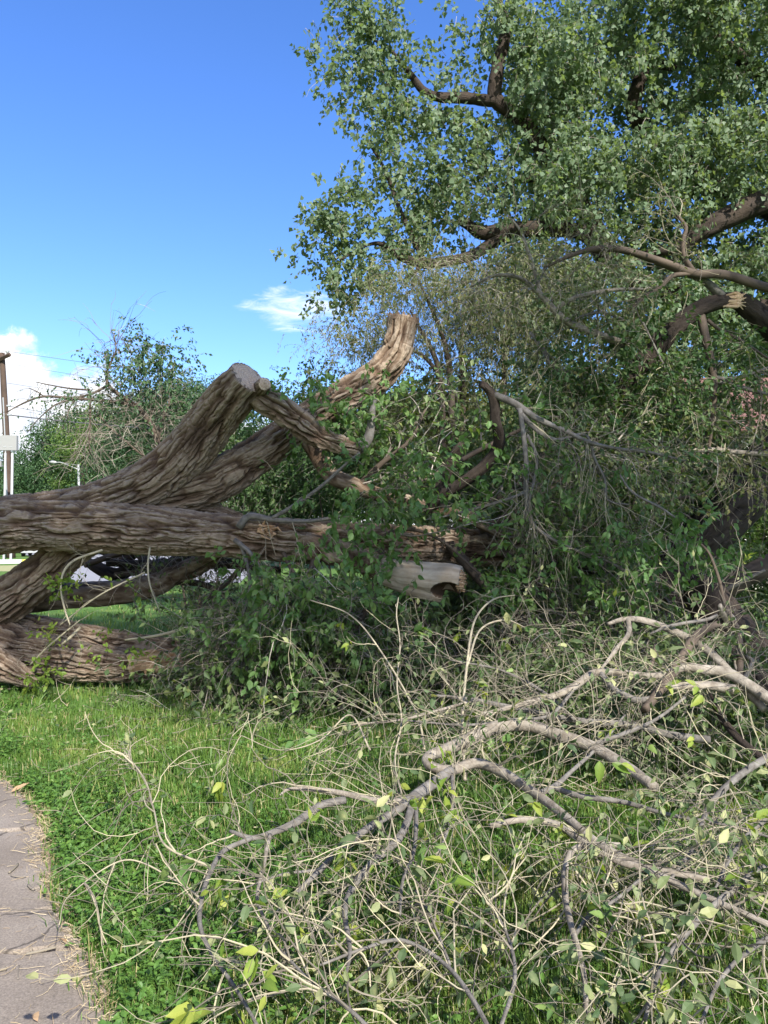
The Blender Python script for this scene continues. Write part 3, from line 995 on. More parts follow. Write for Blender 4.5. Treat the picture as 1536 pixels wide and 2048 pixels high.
def plant(name, label, cat, base, clumps, n, per, size, shape, mat, stems=(), stem_mat='bark_brown', group=None, crown='crown', stem='trunk', twigmat='twig_dark', twigs=True, **kw):
    t = thing(name, label, cat, base, group)
    for i, s in enumerate(stems):
        g = Geo()
        q = s if isinstance(s, np.ndarray) else sk(s, .12)
        V, Fs = tube(q, 10)
        g.add(V, Fs, .2 + .6 * R.random())
        g.obj(stem if i == 0 or stem == 'stem' else 'limb', M[stem_mat], t, smooth=True)
    gl, gt = foliage(clumps, n, per, size, shape, **kw)
    gl.obj(crown, M[mat], t, stuff=True)
    if twigs and gt.V:
        gt.obj('twigs', M[twigmat], t, stuff=True)
    return t


def gbase(px, d):
    p = P(px, 1075, d); p[2] = 0
    return p


def straight_stem(px, d, ytop, r, lean=0):
    b = gbase(px, d)
    t = P(px + lean, ytop, d)
    return smooth_path([[*b, r], [*(b * .5 + t * .5 + np.array([.1 * r, 0, 0])), r * .75], [*t, r * .3]], .5)


# distant trees, left
far_spec = [
    ('big dark green tree filling the left distance behind the street lamp', 'leaf_far', 95, [(120, 905, 95, 55, 45), (95, 955, 95, 50, 45), (160, 860, 96, 48, 42), (150, 930, 94, 60, 50), (60, 985, 96, 35, 40), (200, 890, 96, 50, 50), (130, 1010, 95, 90, 50)], 115, 10),
    ('mid green tree behind the white sign posts at the left edge', 'leaf_far', 105, [(40, 945, 105, 34, 32), (15, 985, 106, 35, 40), (60, 990, 104, 40, 40), (-30, 980, 106, 40, 50), (30, 1030, 105, 60, 40)], 30, 8),
    ('yellow green sunlit tree low behind the street lamp pole', 'leaf_far_light', 88, [(185, 960, 88, 34, 24), (225, 970, 88, 36, 24), (150, 985, 88, 26, 18), (200, 1000, 88, 60, 25), (250, 1000, 88, 40, 30)], 195, 6),
    ('bright green leafy bough tree above the lamp, in front of the dark one', 'leaf_far_light', 84, [(160, 872, 84, 30, 22), (180, 890, 84, 26, 18), (140, 900, 84, 22, 16), (215, 830, 84, 30, 22)], 165, 6),
    ('green tree behind the thinning grey branches left of the sawn limb', 'leaf_far', 70, [(270, 860, 70, 60, 60), (330, 820, 70, 60, 50), (380, 850, 70, 60, 60), (240, 920, 70, 60, 50), (330, 920, 70, 80, 60), (430, 800, 71, 50, 40), (420, 880, 71, 60, 60), (300, 990, 70, 120, 50)], 320, 9),
]
for lab, mat, d, cl, bx, tr in far_spec:
    ar = sum(c[3] * c[4] for c in cl)
    plant('distant_tree', lab, 'tree', gbase(bx, d), cl, int(ar * .42), 10, 4.6 * d / F, LEAF4, mat, [straight_stem(bx, d, min(c[1] for c in cl) + 40, .35)], 'bark_dark',
          group='trees in the left distance', sprig_len=22 * d / F, hollow=.42, twigs=False, jit=.6, clusters=int(ar * .012) + 8)

# tree line that closes the view behind the right half
treeline = [
    ('deep green tree closing the view behind the upright sawn limb', 40, [(560, 890, 40, 90, 60), (650, 870, 41, 90, 60), (500, 950, 40, 90, 70), (620, 970, 40, 120, 70), (700, 940, 40, 80, 80)], 600),
    ('deep green tree behind the slender willow stems', 38, [(780, 860, 38, 90, 70), (860, 840, 39, 90, 70), (900, 930, 38, 110, 80), (780, 960, 38, 110, 90), (950, 850, 38, 70, 70)], 850),
    ('deep green tree behind the tangled crown, right of the middle', 30, [(1030, 850, 30, 90, 90), (1120, 800, 31, 100, 90), (1080, 950, 30, 140, 110), (1200, 880, 30, 120, 110), (1250, 980, 30, 140, 110)], 1120),
    ('deep green tree beside the house on the right', 27, [(1350, 780, 30, 90, 100), (1400, 930, 30, 70, 80), (1350, 1000, 27, 100, 90), (1560, 700, 32, 110, 70), (1600, 800, 30, 60, 100)], 1380),
]
for lab, d, cl, bx in treeline:
    ar = sum(c[3] * c[4] for c in cl)
    plant('background_tree', lab, 'tree', gbase(bx, d), cl, int(ar * .14), 10, 8.0 * d / F, LEAF4, 'leaf_far' if d > 29 else 'leaf_shrub', [straight_stem(bx, d, min(c[1] for c in cl) + 60, .25)], 'bark_dark',
          group='trees behind the fallen tree', sprig_len=30 * d / F, twigs=False, jit=.6, clusters=int(ar * .005) + 8)

# sunny bushes before the house
for lab, d, cl, bx, mat in (('sunny yellow green bush low behind the leaning trunk at the right edge', 19, [(1500, 1070, 19, 60, 40), (1540, 1020, 19.5, 60, 50), (1450, 1110, 19, 60, 40), (1560, 1090, 19, 60, 50)], 1510, 'leaf_far_light'),
                            ('dark bush covering the lower wall of the house', 21, [(1480, 960, 21, 60, 60), (1550, 950, 21, 60, 60), (1430, 1020, 21, 60, 60), (1610, 980, 21, 60, 60)], 1500, 'leaf_shrub')):
    plant('house_bush', lab, 'bush', gbase(bx, d), cl, 1500, 11, .10, LEAF4, mat, [straight_stem(bx + k * 25, d, 1010, .03, k * 30) for k in (-1, 1)], 'bark_brown', crown='foliage', stem='stem', sprig_len=.4, droop=.4, clusters=140)

# shrubs behind the fallen trunk
shrubs = [
    ('bright bush seen in the gap below the two sawn limbs', 15, [(560, 960, 15, 80, 60), (500, 1010, 15, 70, 50), (620, 900, 15.5, 70, 50), (590, 1030, 15, 90, 50)], 560, 'leaf_shrub', 1500),
    ('loose bush left of the upright sawn limb', 16, [(430, 900, 16, 60, 60), (380, 960, 16, 60, 60), (330, 930, 16.5, 60, 50), (460, 830, 16.5, 50, 40)], 400, 'leaf_shrub', 900),
    ('light green bush behind the curved sawn limb', 14, [(660, 820, 14, 60, 40), (720, 860, 14, 70, 60), (680, 930, 14, 70, 60), (760, 930, 14, 70, 60), (640, 800, 14.5, 60, 35)], 700, 'leaf_shrub', 1500),
    ('pale green bush under the willow stems', 13, [(850, 850, 13, 80, 70), (930, 830, 13, 70, 60), (900, 920, 12.5, 80, 70), (820, 930, 12.5, 60, 60)], 870, 'leaf_willow', 1700),
]
for lab, d, cl, bx, mat, n in shrubs:
    plant('bush', lab, 'bush', gbase(bx, d), cl, n, 11, .075, LEAF4, mat, [straight_stem(bx + k * 25, d, 960, .025, k * 40) for k in (-1, 0, 1)], 'bark_brown', group='bushes behind the fallen tree',
          crown='foliage', stem='stem', sprig_len=.4, droop=.4, clusters=n // 12)

# slender willow-like stems behind the curved limb
ws = [[(905, 1000, 12, 9), (903, 800, 12, 7), (890, 690, 12, 5), (855, 600, 12, 3), (835, 555, 12, 1.5)],
      [(890, 1000, 12, 8), (882, 780, 12, 6), (868, 710, 12, 5), (835, 650, 12, 3), (820, 620, 12, 1.5)],
      [(925, 1000, 12.3, 8), (925, 780, 12.3, 6), (922, 690, 12.3, 4), (936, 600, 12.3, 2.5), (945, 560, 12.3, 1.2)],
      [(1005, 1000, 12.5, 8), (1008, 780, 12.5, 6), (1012, 680, 12.5, 4), (1035, 600, 12.5, 2), (1060, 560, 12.5, 1.2)],
      [(875, 745, 12, 4), (850, 715, 12, 4), (820, 700, 12, 2.5), (780, 705, 12, 1.2)]]
plant('slender_tree', 'slender tree with several thin stems and sparse drooping yellowish leaves', 'tree', gbase(905, 12),
      [(735, 675, 12, 60, 34, .8), (770, 640, 12, 50, 30, .8), (700, 700, 12, 28, 26, .5), (840, 580, 12, 90, 40, 1), (900, 610, 12.2, 70, 60, 1), (970, 620, 12.4, 80, 80, 1), (940, 700, 12.4, 70, 60, 1), (1040, 660, 12.5, 60, 80, 1), (860, 660, 12, 40, 40, .6), (1060, 560, 12.5, 70, 40, 1)],
      3800, 9, .06, NARR4, 'leaf_willow', ws, 'bark_brown', stem='stem', droop=.9, sprig_len=.34, clusters=230, up=.2)

# small arching tree on the left, seen over the trunk
lt = [[(312, 1000, 15, 8), (313, 930, 15, 7), (314, 875, 15, 6), (290, 830, 15, 5), (268, 810, 15, 5), (240, 790, 15, 4), (216, 770, 15, 3.5), (215, 740, 15, 2.5), (232, 700, 15, 1.5), (225, 665, 15, .8)],
      [(268, 810, 15, 4), (225, 803, 15, 3.5), (150, 797, 15, 3), (88, 793, 15, 2.2), (50, 805, 15, 1.8), (14, 824, 15, 1)],
      [(216, 770, 15, 3), (190, 785, 15, 2.5), (150, 797, 15, 2.2), (110, 810, 15, 1.6), (75, 840, 15, 1), (55, 865, 15, .7)],
      [(180, 780, 15, 2), (140, 777, 15, 1.6), (100, 770, 15, 1.2), (72, 764, 15, .8)],
      [(88, 793, 15, 1.4), (74, 783, 15, 1.2), (58, 776, 15, .8)],
      [(150, 797, 15, 1.6), (136, 825, 15, 1.2), (135, 850, 15, 1), (137, 870, 15, .6)],
      [(315, 890, 15, 4), (322, 850, 15, 3), (340, 800, 15, 2)],
      [(313, 870, 15, 3), (300, 850, 15, 2.5), (305, 820, 15, 1.5)],
      [(310, 930, 15, 3), (260, 890, 15, 2), (215, 850, 15, 1.5), (190, 820, 15, 1)],
      [(180, 800, 15, 2), (180, 840, 15, 2), (178, 880, 15, 1.5), (180, 910, 15, .8)]]
arch = plant('arching_tree', 'small dark leaved tree with bare branches arching left across the cloud', 'tree', gbase(312, 15),
             [(255, 700, 15, 42, 22, .5), (290, 715, 15, 55, 32, .6), (325, 740, 15, 48, 38, .6), (350, 775, 15, 42, 30, .6), (285, 760, 15, 60, 30, .6), (225, 720, 15, 22, 28, .4), (205, 780, 15, 30, 22, .4), (170, 780, 15, 20, 16, .3), (245, 810, 15, 50, 26, .5), (380, 830, 15, 40, 40, .6)],
             560, 8, .075, LEAF4, 'leaf_far', lt, 'bark_brown', droop=.8, sprig_len=.30, clusters=150, up=.1)
g = Geo()
pp, tt = pick([sk(s, .1) for s in lt[:1] + lt[6:]], 240, .1)
L1 = grow(pp, off_axis(tt, .4, 1.3), R.uniform(.4, 1.3, 240), 7, .16, .8, .9)
V, Fq = tubes(L1, np.full(240, .007), np.full(240, .002), 3); g.add(V, Fq, R.random())
pp, tt = pick(list(L1), 500, .2)
L2 = grow(pp, off_axis(tt, .4, 1.1), R.uniform(.2, .6, 500), 5, .16, .6, .9)
V, Fq = tubes(L2, np.full(500, .004), np.full(500, .0015), 3); g.add(V, Fq, np.repeat(R.random(500), 15))
pp, tt = pick([sk(s, .1) for s in lt[1:6]], 60, .2)
L3 = grow(pp, off_axis(tt, .4, 1.3), R.uniform(.2, .7, 60), 6, .16, 1.6, .6)
V, Fq = tubes(L3, np.full(60, .005), np.full(60, .002), 3); g.add(V, Fq, .1)
g.obj('dead_twigs', M['twig_dark'], arch, stuff=True)
g = Geo()
pp, tt = pick(list(L3), 170, .2)
add_leaves(g, pp, nrm(tt + np.array([0, 0, -.7])), .07, LEAF4, .1)
g.obj('hanging_leaves', M['leaf_far'], arch, stuff=True)

# ------------------------------------------------------------------ standing cottonwood, upper right
ct_trunk = sk([(1215, 1330, 10.4, 66), (1270, 1215, 10.4, 56), (1350, 1125, 10.5, 50), (1440, 1040, 10.6, 47), (1520, 950, 10.8, 46), (1610, 830, 11.2, 46), (1670, 690, 11.8, 44), (1690, 540, 12.4, 40), (1670, 380, 12.9, 36), (1610, 200, 13.3, 30), (1560, 20, 13.6, 22), (1500, -150, 13.8, 14)], .04)
ct_limbs = [
    [(1672, 440, 12.8, 28), (1600, 395, 12.6, 26), (1530, 402, 12.4, 23), (1445, 440, 12.3, 20), (1392, 472, 12.3, 15), (1340, 500, 12.4, 9), (1290, 505, 12.6, 5)],
    [(1680, 640, 12.0, 30), (1560, 630, 12.5, 27), (1420, 610, 13, 24), (1300, 580, 13.2, 22), (1230, 530, 13.2, 20), (1200, 495, 13.1, 18), (1165, 465, 13, 15), (1090, 458, 12.9, 15), (1020, 460, 12.8, 15), (965, 466, 12.8, 13), (940, 452, 12.8, 10), (918, 440, 12.8, 8)],
    [(1020, 460, 12.8, 12), (965, 500, 12.8, 11), (925, 517, 12.8, 10), (850, 527, 12.8, 9), (800, 512, 12.8, 8), (770, 490, 12.8, 5), (735, 490, 12.8, 3), (680, 520, 12.8, 2)],
    [(1230, 530, 13.2, 17), (1180, 440, 13.3, 17), (1125, 360, 13.3, 16), (1065, 268, 13.2, 15), (1030, 228, 13.2, 14), (992, 198, 13.1, 14), (994, 145, 13.1, 13), (1008, 80, 13.1, 11), (1010, 45, 13.1, 9), (990, -10, 13.1, 7)],
    [(995, 203, 13.1, 11), (930, 196, 13.1, 10), (880, 195, 13.1, 9), (848, 183, 13.1, 8), (815, 140, 13.1, 5), (780, 100, 13.1, 3), (730, 70, 13.1, 2)],
    [(1690, 560, 12.4, 24), (1560, 430, 13.3, 22), (1420, 360, 13.8, 20), (1320, 290, 13.8, 17), (1268, 222, 13.6, 15), (1284, 150, 13.5, 13), (1292, 122, 13.5, 11), (1330, 130, 13.5, 9), (1352, 138, 13.5, 5)],
    [(1625, 240, 13.2, 18), (1530, 160, 13.3, 14), (1430, 70, 13.4, 10), (1370, 20, 13.4, 7), (1330, -40, 13.4, 4)],
    [(1120, 360, 13.3, 10), (1080, 355, 13.3, 8), (1040, 360, 13.3, 7), (1005, 370, 13.2, 4), (950, 385, 13.2, 2)],
    [(1170, 430, 13.2, 8), (1150, 400, 13.2, 7), (1135, 385, 13.2, 6)],
    [(840, 526, 12.8, 4), (832, 545, 12.8, 3), (825, 575, 12.8, 2)],
    [(930, 516, 12.8, 6), (945, 545, 12.7, 4), (920, 575, 12.7, 3), (880, 600, 12.7, 2)],
    [(850, 527, 12.8, 6), (800, 420, 12.9, 4), (770, 340, 13, 3), (740, 290, 13, 2)],
]
cot = thing('cottonwood_tree', 'tall leafy cottonwood leaning in from the right with thick dark limbs', 'tree', ct_trunk[0, :3] * np.array([1, 1, 0]))
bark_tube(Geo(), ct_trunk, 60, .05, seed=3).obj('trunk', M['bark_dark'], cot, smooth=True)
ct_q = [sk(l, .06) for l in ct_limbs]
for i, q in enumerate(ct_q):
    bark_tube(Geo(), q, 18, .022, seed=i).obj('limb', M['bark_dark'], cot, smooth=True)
cl = [(720, 40, 13, 55, 60), (700, 110, 13, 60, 60), (690, 150, 13, 60, 45), (730, 215, 13, 60, 45), (790, 90, 13, 45, 60), (800, 160, 13, 50, 50), (850, 200, 13, 50, 45), (760, 20, 13, 60, 50), (900, 215, 13.1, 50, 50), (930, 150, 13.1, 40, 50),
      (985, 40, 13.1, 60, 60), (1040, 30, 13.1, 70, 60), (1010, 110, 13.1, 70, 55), (960, 180, 13.1, 60, 50), (1080, 120, 13.2, 70, 60),
      (760, 285, 13.1, 40, 40), (780, 340, 13.1, 60, 45), (840, 370, 13.1, 65, 50), (890, 310, 13.1, 45, 40), (720, 390, 13, 60, 50), (660, 440, 12.9, 45, 45), (700, 470, 12.9, 65, 55), (690, 545, 12.9, 60, 40), (665, 590, 12.9, 32, 30), (650, 500, 12.9, 40, 50),
      (780, 440, 12.9, 70, 60), (770, 540, 12.9, 60, 40), (840, 480, 13, 70, 60), (860, 560, 12.9, 60, 30), (900, 430, 13, 60, 60), (930, 370, 13, 60, 50), (950, 290, 13.1, 60, 60), (1010, 330, 13.2, 60, 60), (1000, 240, 13.2, 60, 50), (960, 530, 12.9, 60, 40)]
rr = random.Random(3)
for y in range(-160, 640, 88):
    for x in range(1060, 1760, 92):
        if y < 20 and x < 1180: continue
        for dd in (12.7, 14.6):
            cl.append((x + rr.uniform(-34, 34), y + rr.uniform(-34, 34), dd + rr.uniform(-.5, .5), 62, 56, .8))
def near_spans(p, spans, dmax):
    v = p - EYE
    d = v @ FW
    x, y = CX + F * v[:, 0] / d, CY - F * (v @ UP) / d
    ok = np.ones(len(p), bool)
    for x0, y0, x1, y1, r, keep in spans:
        ax, ay = x1 - x0, y1 - y0
        t = np.clip(((x - x0) * ax + (y - y0) * ay) / (ax * ax + ay * ay), 0, 1)
        ok &= ~((np.hypot(x - x0 - t * ax, y - y0 - t * ay) < r) & (d < dmax) & (R.random(len(p)) > keep))
    return ok


def off_limbs(p):
    """the thick limbs carry few leaves on their near side"""
    v = p - EYE
    d = v @ FW
    x, y = CX + F * v[:, 0] / d, CY - F * (v @ UP) / d
    ok = np.ones(len(p), bool)
    for x0, y0, x1, y1, r in ((918, 440, 1030, 462, 26), (1030, 462, 1165, 462, 24), (1165, 465, 1200, 500, 24), (800, 512, 960, 505, 18), (1080, 280, 992, 200, 26), (992, 198, 1008, 60, 26), (990, 198, 848, 185, 20), (848, 185, 815, 140, 16),
                              (1268, 225, 1284, 150, 26), (1284, 145, 1350, 138, 22), (1560, 400, 1390, 475, 30), (1090, 355, 1005, 370, 14), (1370, 20, 1300, 80, 14)):
        ax, ay = x1 - x0, y1 - y0
        t = np.clip(((x - x0) * ax + (y - y0) * ay) / (ax * ax + ay * ay), 0, 1)
        near = (np.hypot(x - x0 - t * ax, y - y0 - t * ay) < r) & (d < 13.6)
        ok &= ~(near & (R.random(len(p)) > .12))
    return ok


n = 10800
gl, gt = foliage(cl, n, 14, .085, DELT4, droop=.75, sprig_len=.36, hollow=.5, up=0.0, jit=.5, twig_r=.004, clusters=1700, spread=.62, clear=off_limbs)
gl.obj('crown', M['leaf_cotton'], cot, stuff=True)
gt.obj('twigs', M['twig_dark'], cot, stuff=True)
# the rest of the crown, beyond the right edge of the frame
cl2 = [(x + rr.uniform(-40, 40), y + rr.uniform(-40, 40), 13.5 + rr.uniform(-.6, .6), 110, 100, 1.2) for y in range(-300, 700, 170) for x in range(1850, 2250, 190)]
gl, gt = foliage(cl2, 900, 12, .12, DELT4, droop=.75, sprig_len=.5, up=0.0, jit=.5, twig_r=0, clusters=300)
gl.obj('crown', M['leaf_cotton'], cot, stuff=True)

# a tall unseen tree, added behind the viewer to shade the fallen trunk
def wclump(x, y, z, rx, ry, rz):
    return (np.array([x, y, z]), np.array([rx, ry, rz]))


def plain_foliage(cls, n, per, size, shape, sprig, droop=.4):
    c = np.array([a for a, b in cls]); r = np.array([b for a, b in cls])
    i = R.choice(len(c), n, p=r.prod(1) / r.prod(1).sum())
    u = nrm(R.normal(size=(n, 3)))
    p = c[i] + u * R.random((n, 1)) ** .45 * r[i]
    q = (p[:, None] + R.normal(size=(n, per, 3)) * sprig).reshape(-1, 3)
    g = Geo()
    add_leaves(g, q, R.normal(size=q.shape) + np.array([0, 0, -droop]), size * R.uniform(.7, 1.3, len(q)), shape, .3)
    return g


sh = thing('added_shade_tree', 'tall leafy unseen tree added behind the viewer to shade the fallen trunk', 'tree', (9.0, -5.5, 0))
V, Fs = tube(smooth_path([[9, -5.5, 0, .4], [8.9, -5.4, 4, .33], [8.4, -5.2, 8, .25], [7.8, -5.0, 13, .08]], .5), 14)
Geo().add(V, Fs, .5).obj('trunk', M['bark_dark'], sh, smooth=True)
shc = []
for x in np.arange(0.4, 15.5, 1.5):
    for z in np.arange(11.7, 16.0, 1.35):
        if x > 6.0 and rr.random() < (.55 if x < 8.2 else .8):
            continue
        shc.append(wclump(x + rr.uniform(-.4, .4), -5.3 + rr.uniform(-.7, .7), z + rr.uniform(-.4, .4) + .35 * max(0, 2.5 - x), 1.1, 1.4, 1.0))
for x in np.arange(11.4, 14.4, 1.0):  # extra clumps placed to shade the leaning trunk at the right
    for z in (13.0, 14.2, 15.4, 16.4):
        shc.append(wclump(x, -5.3 + rr.uniform(-.6, .6), z + rr.uniform(-.3, .3), .9, 1.3, .9))
for x in np.arange(8.2, 12.5, 1.1):  # lower clumps placed to shade the back of the branch heap
    for z in (8.8, 9.6):
        shc.append(wclump(x, -5.3 + rr.uniform(-.5, .5), z + rr.uniform(-.2, .2), .9, 1.2, .6))
plain_foliage(shc, 3700, 9, .2, LEAF4, .28).obj('crown', M['leaf_cotton'], sh, stuff=True)


# ------------------------------------------------------------------ the fallen tree
root_xy = P(-330, 1300, 8.4); root_xy[2] = 0
ft = thing('fallen_tree', 'huge fallen tree with ridged brown bark, sawn limbs and a tangled leafy crown', 'fallen tree', root_xy)
DX = 0.0
L1 = sk([(-420, 1120, 8.5, 84), (-220, 1072, 8.2, 66), (-60, 1052, 8.05, 55), (60, 1049, 8.0, 49), (200, 1052, 7.95, 47), (320, 1062, 7.9, 43), (430, 1069, 7.85, 37), (540, 1078, 7.8, 38), (640, 1085, 7.9, 38), (760, 1090, 8.1, 36), (900, 1093, 8.5, 34), (1040, 1098, 8.9, 30)], .05)
L2 = sk([(-220, 1085, 8.3, 60), (-40, 1056, 8.15, 54), (80, 1040, 8.12, 50), (180, 1018, 8.12, 44), (270, 985, 8.12, 46), (330, 950, 8.1, 46), (385, 895, 8.05, 44), (435, 828, 7.92, 41), (496, 755, 7.62, 38)], .05)
F2 = sk([(240, 1000, 8.15, 40), (340, 985, 8.2, 40), (430, 962, 8.25, 38), (500, 920, 8.35, 34), (560, 878, 8.45, 31), (620, 838, 8.55, 30), (690, 792, 8.7, 29), (750, 757, 8.8, 28), (786, 716, 8.85, 27), (799, 680, 8.88, 26), (806, 640, 8.9, 32)], .05)
B1 = sk([(480, 790, 7.80, 22), (520, 796, 7.74, 22), (560, 818, 7.76, 22), (600, 848, 7.8, 21), (640, 876, 7.78, 17), (680, 890, 7.76, 14), (716, 899, 7.74, 12)], .05)
ST = sk([(500, 795, 7.80, 14), (517, 780, 7.66, 14), (529, 768, 7.46, 13)], .03)
L3 = sk([(-160, 1275, 8.5, 60), (-50, 1232, 8.4, 50), (20, 1196, 8.35, 41), (75, 1155, 8.35, 36), (125, 1115, 8.35, 33), (170, 1080, 8.3, 31), (250, 1045, 8.3, 26), (340, 1028, 8.3, 20), (420, 1025, 8.35, 15), (480, 1040, 8.4, 8)], .05)
L5a = sk([(-160, 1260, 8.6, 46), (-40, 1250, 8.6, 32), (60, 1258, 8.6, 24), (150, 1272, 8.6, 22), (250, 1288, 8.6, 20), (340, 1300, 8.6, 18), (440, 1298, 8.6, 15), (560, 1300, 8.6, 10)], .05)
L5b = sk([(-200, 1270, 8.3, 70), (-70, 1272, 8.3, 52), (20, 1295, 8.3, 42), (100, 1315, 8.3, 36), (190, 1327, 8.3, 32), (265, 1333, 8.3, 26), (310, 1332, 8.3, 18)], .05)
L5c = sk([(-140, 1290, 8.1, 50), (-50, 1310, 8.0, 32), (10, 1336, 7.95, 22), (70, 1366, 7.9, 8)], .05)
big = [L1, L2, F2, B1, ST, L3, L5a, L5b, L5c]
ends = [(L2[-1, :3], L2[-1, 3]), (F2[-1, :3], F2[-1, 3]), (ST[-1, :3], ST[-1, 3])]
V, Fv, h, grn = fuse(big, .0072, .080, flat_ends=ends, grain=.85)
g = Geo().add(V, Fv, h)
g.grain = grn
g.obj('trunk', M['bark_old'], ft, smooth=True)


def cut_mat():
    m, nt, out = new_mat('sawn_wood')
    tc = N(nt, 'ShaderNodeTexCoord')
    ln = N(nt, 'ShaderNodeVectorMath', operation='LENGTH')
    nt.links.new(tc.outputs['Object'], ln.inputs[0])
    rad = ln.outputs['Value']
    nz = noise(nt, 18, 4)
    v = math_node(nt, 'ADD', math_node(nt, 'MULTIPLY', rad, 230.0), math_node(nt, 'MULTIPLY', nz, 5.0))
    sn = math_node(nt, 'MULTIPLY_ADD', math_node(nt, 'SINE', v), .5, .5)
    c = mix_col(nt, sn, (.44, .33, .24), (.56, .45, .34))
    c = mix_col(nt, math_node(nt, 'MULTIPLY', noise(nt, 9, 5), .7), c, (.30, .21, .15))
    bs = N(nt, 'ShaderNodeBsdfPrincipled'); bs.inputs['Roughness'].default_value = .85
    nt.links.new(c, bs.inputs['Base Color'])
    bp = N(nt, 'ShaderNodeBump'); bp.inputs['Strength'].default_value = .5; bp.inputs['Distance'].default_value = .006
    nt.links.new(noise(nt, 70, 5, .7), bp.inputs['Height']); nt.links.new(bp.outputs[0], bs.inputs['Normal'])
    nt.links.new(bs.outputs[0], out.inputs['Surface'])
    return m


M['sawn'] = cut_mat()


def cut_face(q, parent, scale=.93, rough=.012, label=None, seed=1, proud=.006):
    c = q[-1, :3]; t = nrm((q[-1, :3] - q[-3, :3])[None])[0]; r = q[-1, 3] * scale
    rr = np.random.default_rng(seed)
    k, rings = 30, 6
    th = np.linspace(0, 2 * np.pi, k, endpoint=False)
    wob = 1 + .06 * np.sin(3 * th + seed) + .04 * np.sin(5 * th + 2 * seed)
    V = [[0, 0, .012]]
    for i in range(1, rings + 1):
        f = i / rings
        V += [[r * f * wob[j] * math.cos(th[j]), r * f * wob[j] * math.sin(th[j]), .012 * (1 - f * f) + rr.normal() * rough * .25 * (i < rings)] for j in range(k)]
    V += [[r * wob[j] * math.cos(th[j]), r * wob[j] * math.sin(th[j]), -.03] for j in range(k)]
    F3 = np.array([[0, 1 + j, 1 + (j + 1) % k] for j in range(k)])
    F4 = np.array([[1 + (i - 1) * k + j, 1 + i * k + j, 1 + i * k + (j + 1) % k, 1 + (i - 1) * k + (j + 1) % k] for i in range(1, rings + 1) for j in range(k)])
    o = Geo().add(V, [F3, F4]).obj('cut_face', M['sawn'], None, smooth=False)
    o.rotation_mode = 'QUATERNION'
    o.rotation_quaternion = Vector(t).to_track_quat('Z', 'Y')
    o.location = Vector(c + t * proud)
    o.parent = parent
    o.matrix_parent_inverse = Matrix.Translation(-Vector(parent.location))
    if label: o['label'] = label
    return o


cut_face(L2, ft, .93, seed=1, label='large sawn end of the upright limb')
cut_face(ST, ft, .95, seed=2, label='small round sawn stub beside the large cut')
cut_face(F2, ft, .9, .03, seed=3, label='ragged sawn end of the curved limb')

# jagged bark slivers round the top of the curved limb
g = Geo()
c = F2[-1, :3]; t_, n_, b_ = frames(F2[:, :3])
for th in np.linspace(0, 2 * np.pi, 17, endpoint=False):
    th += R.uniform(-.12, .12)
    dv = n_[-1] * math.cos(th) + b_[-1] * math.sin(th)
    tv = np.cross(t_[-1], dv)
    r = F2[-1, 3]
    w, hgt = R.uniform(.02, .035), R.uniform(.01, .055)
    p = c + dv * r * .99
    V = [p - tv * w - t_[-1] * .05, p + tv * w - t_[-1] * .05, p + tv * w * .5 + t_[-1] * hgt * .7, p - tv * w * .4 + t_[-1] * hgt]
    V = V + [v - dv * .03 for v in V]
    g.add(V, np.array([[0, 1, 2, 3], [7, 6, 5, 4], [0, 4, 5, 1], [1, 5, 6, 2], [2, 6, 7, 3], [3, 7, 4, 0]]), .6)
g.obj('bark_slivers', M['bark_old'], ft)

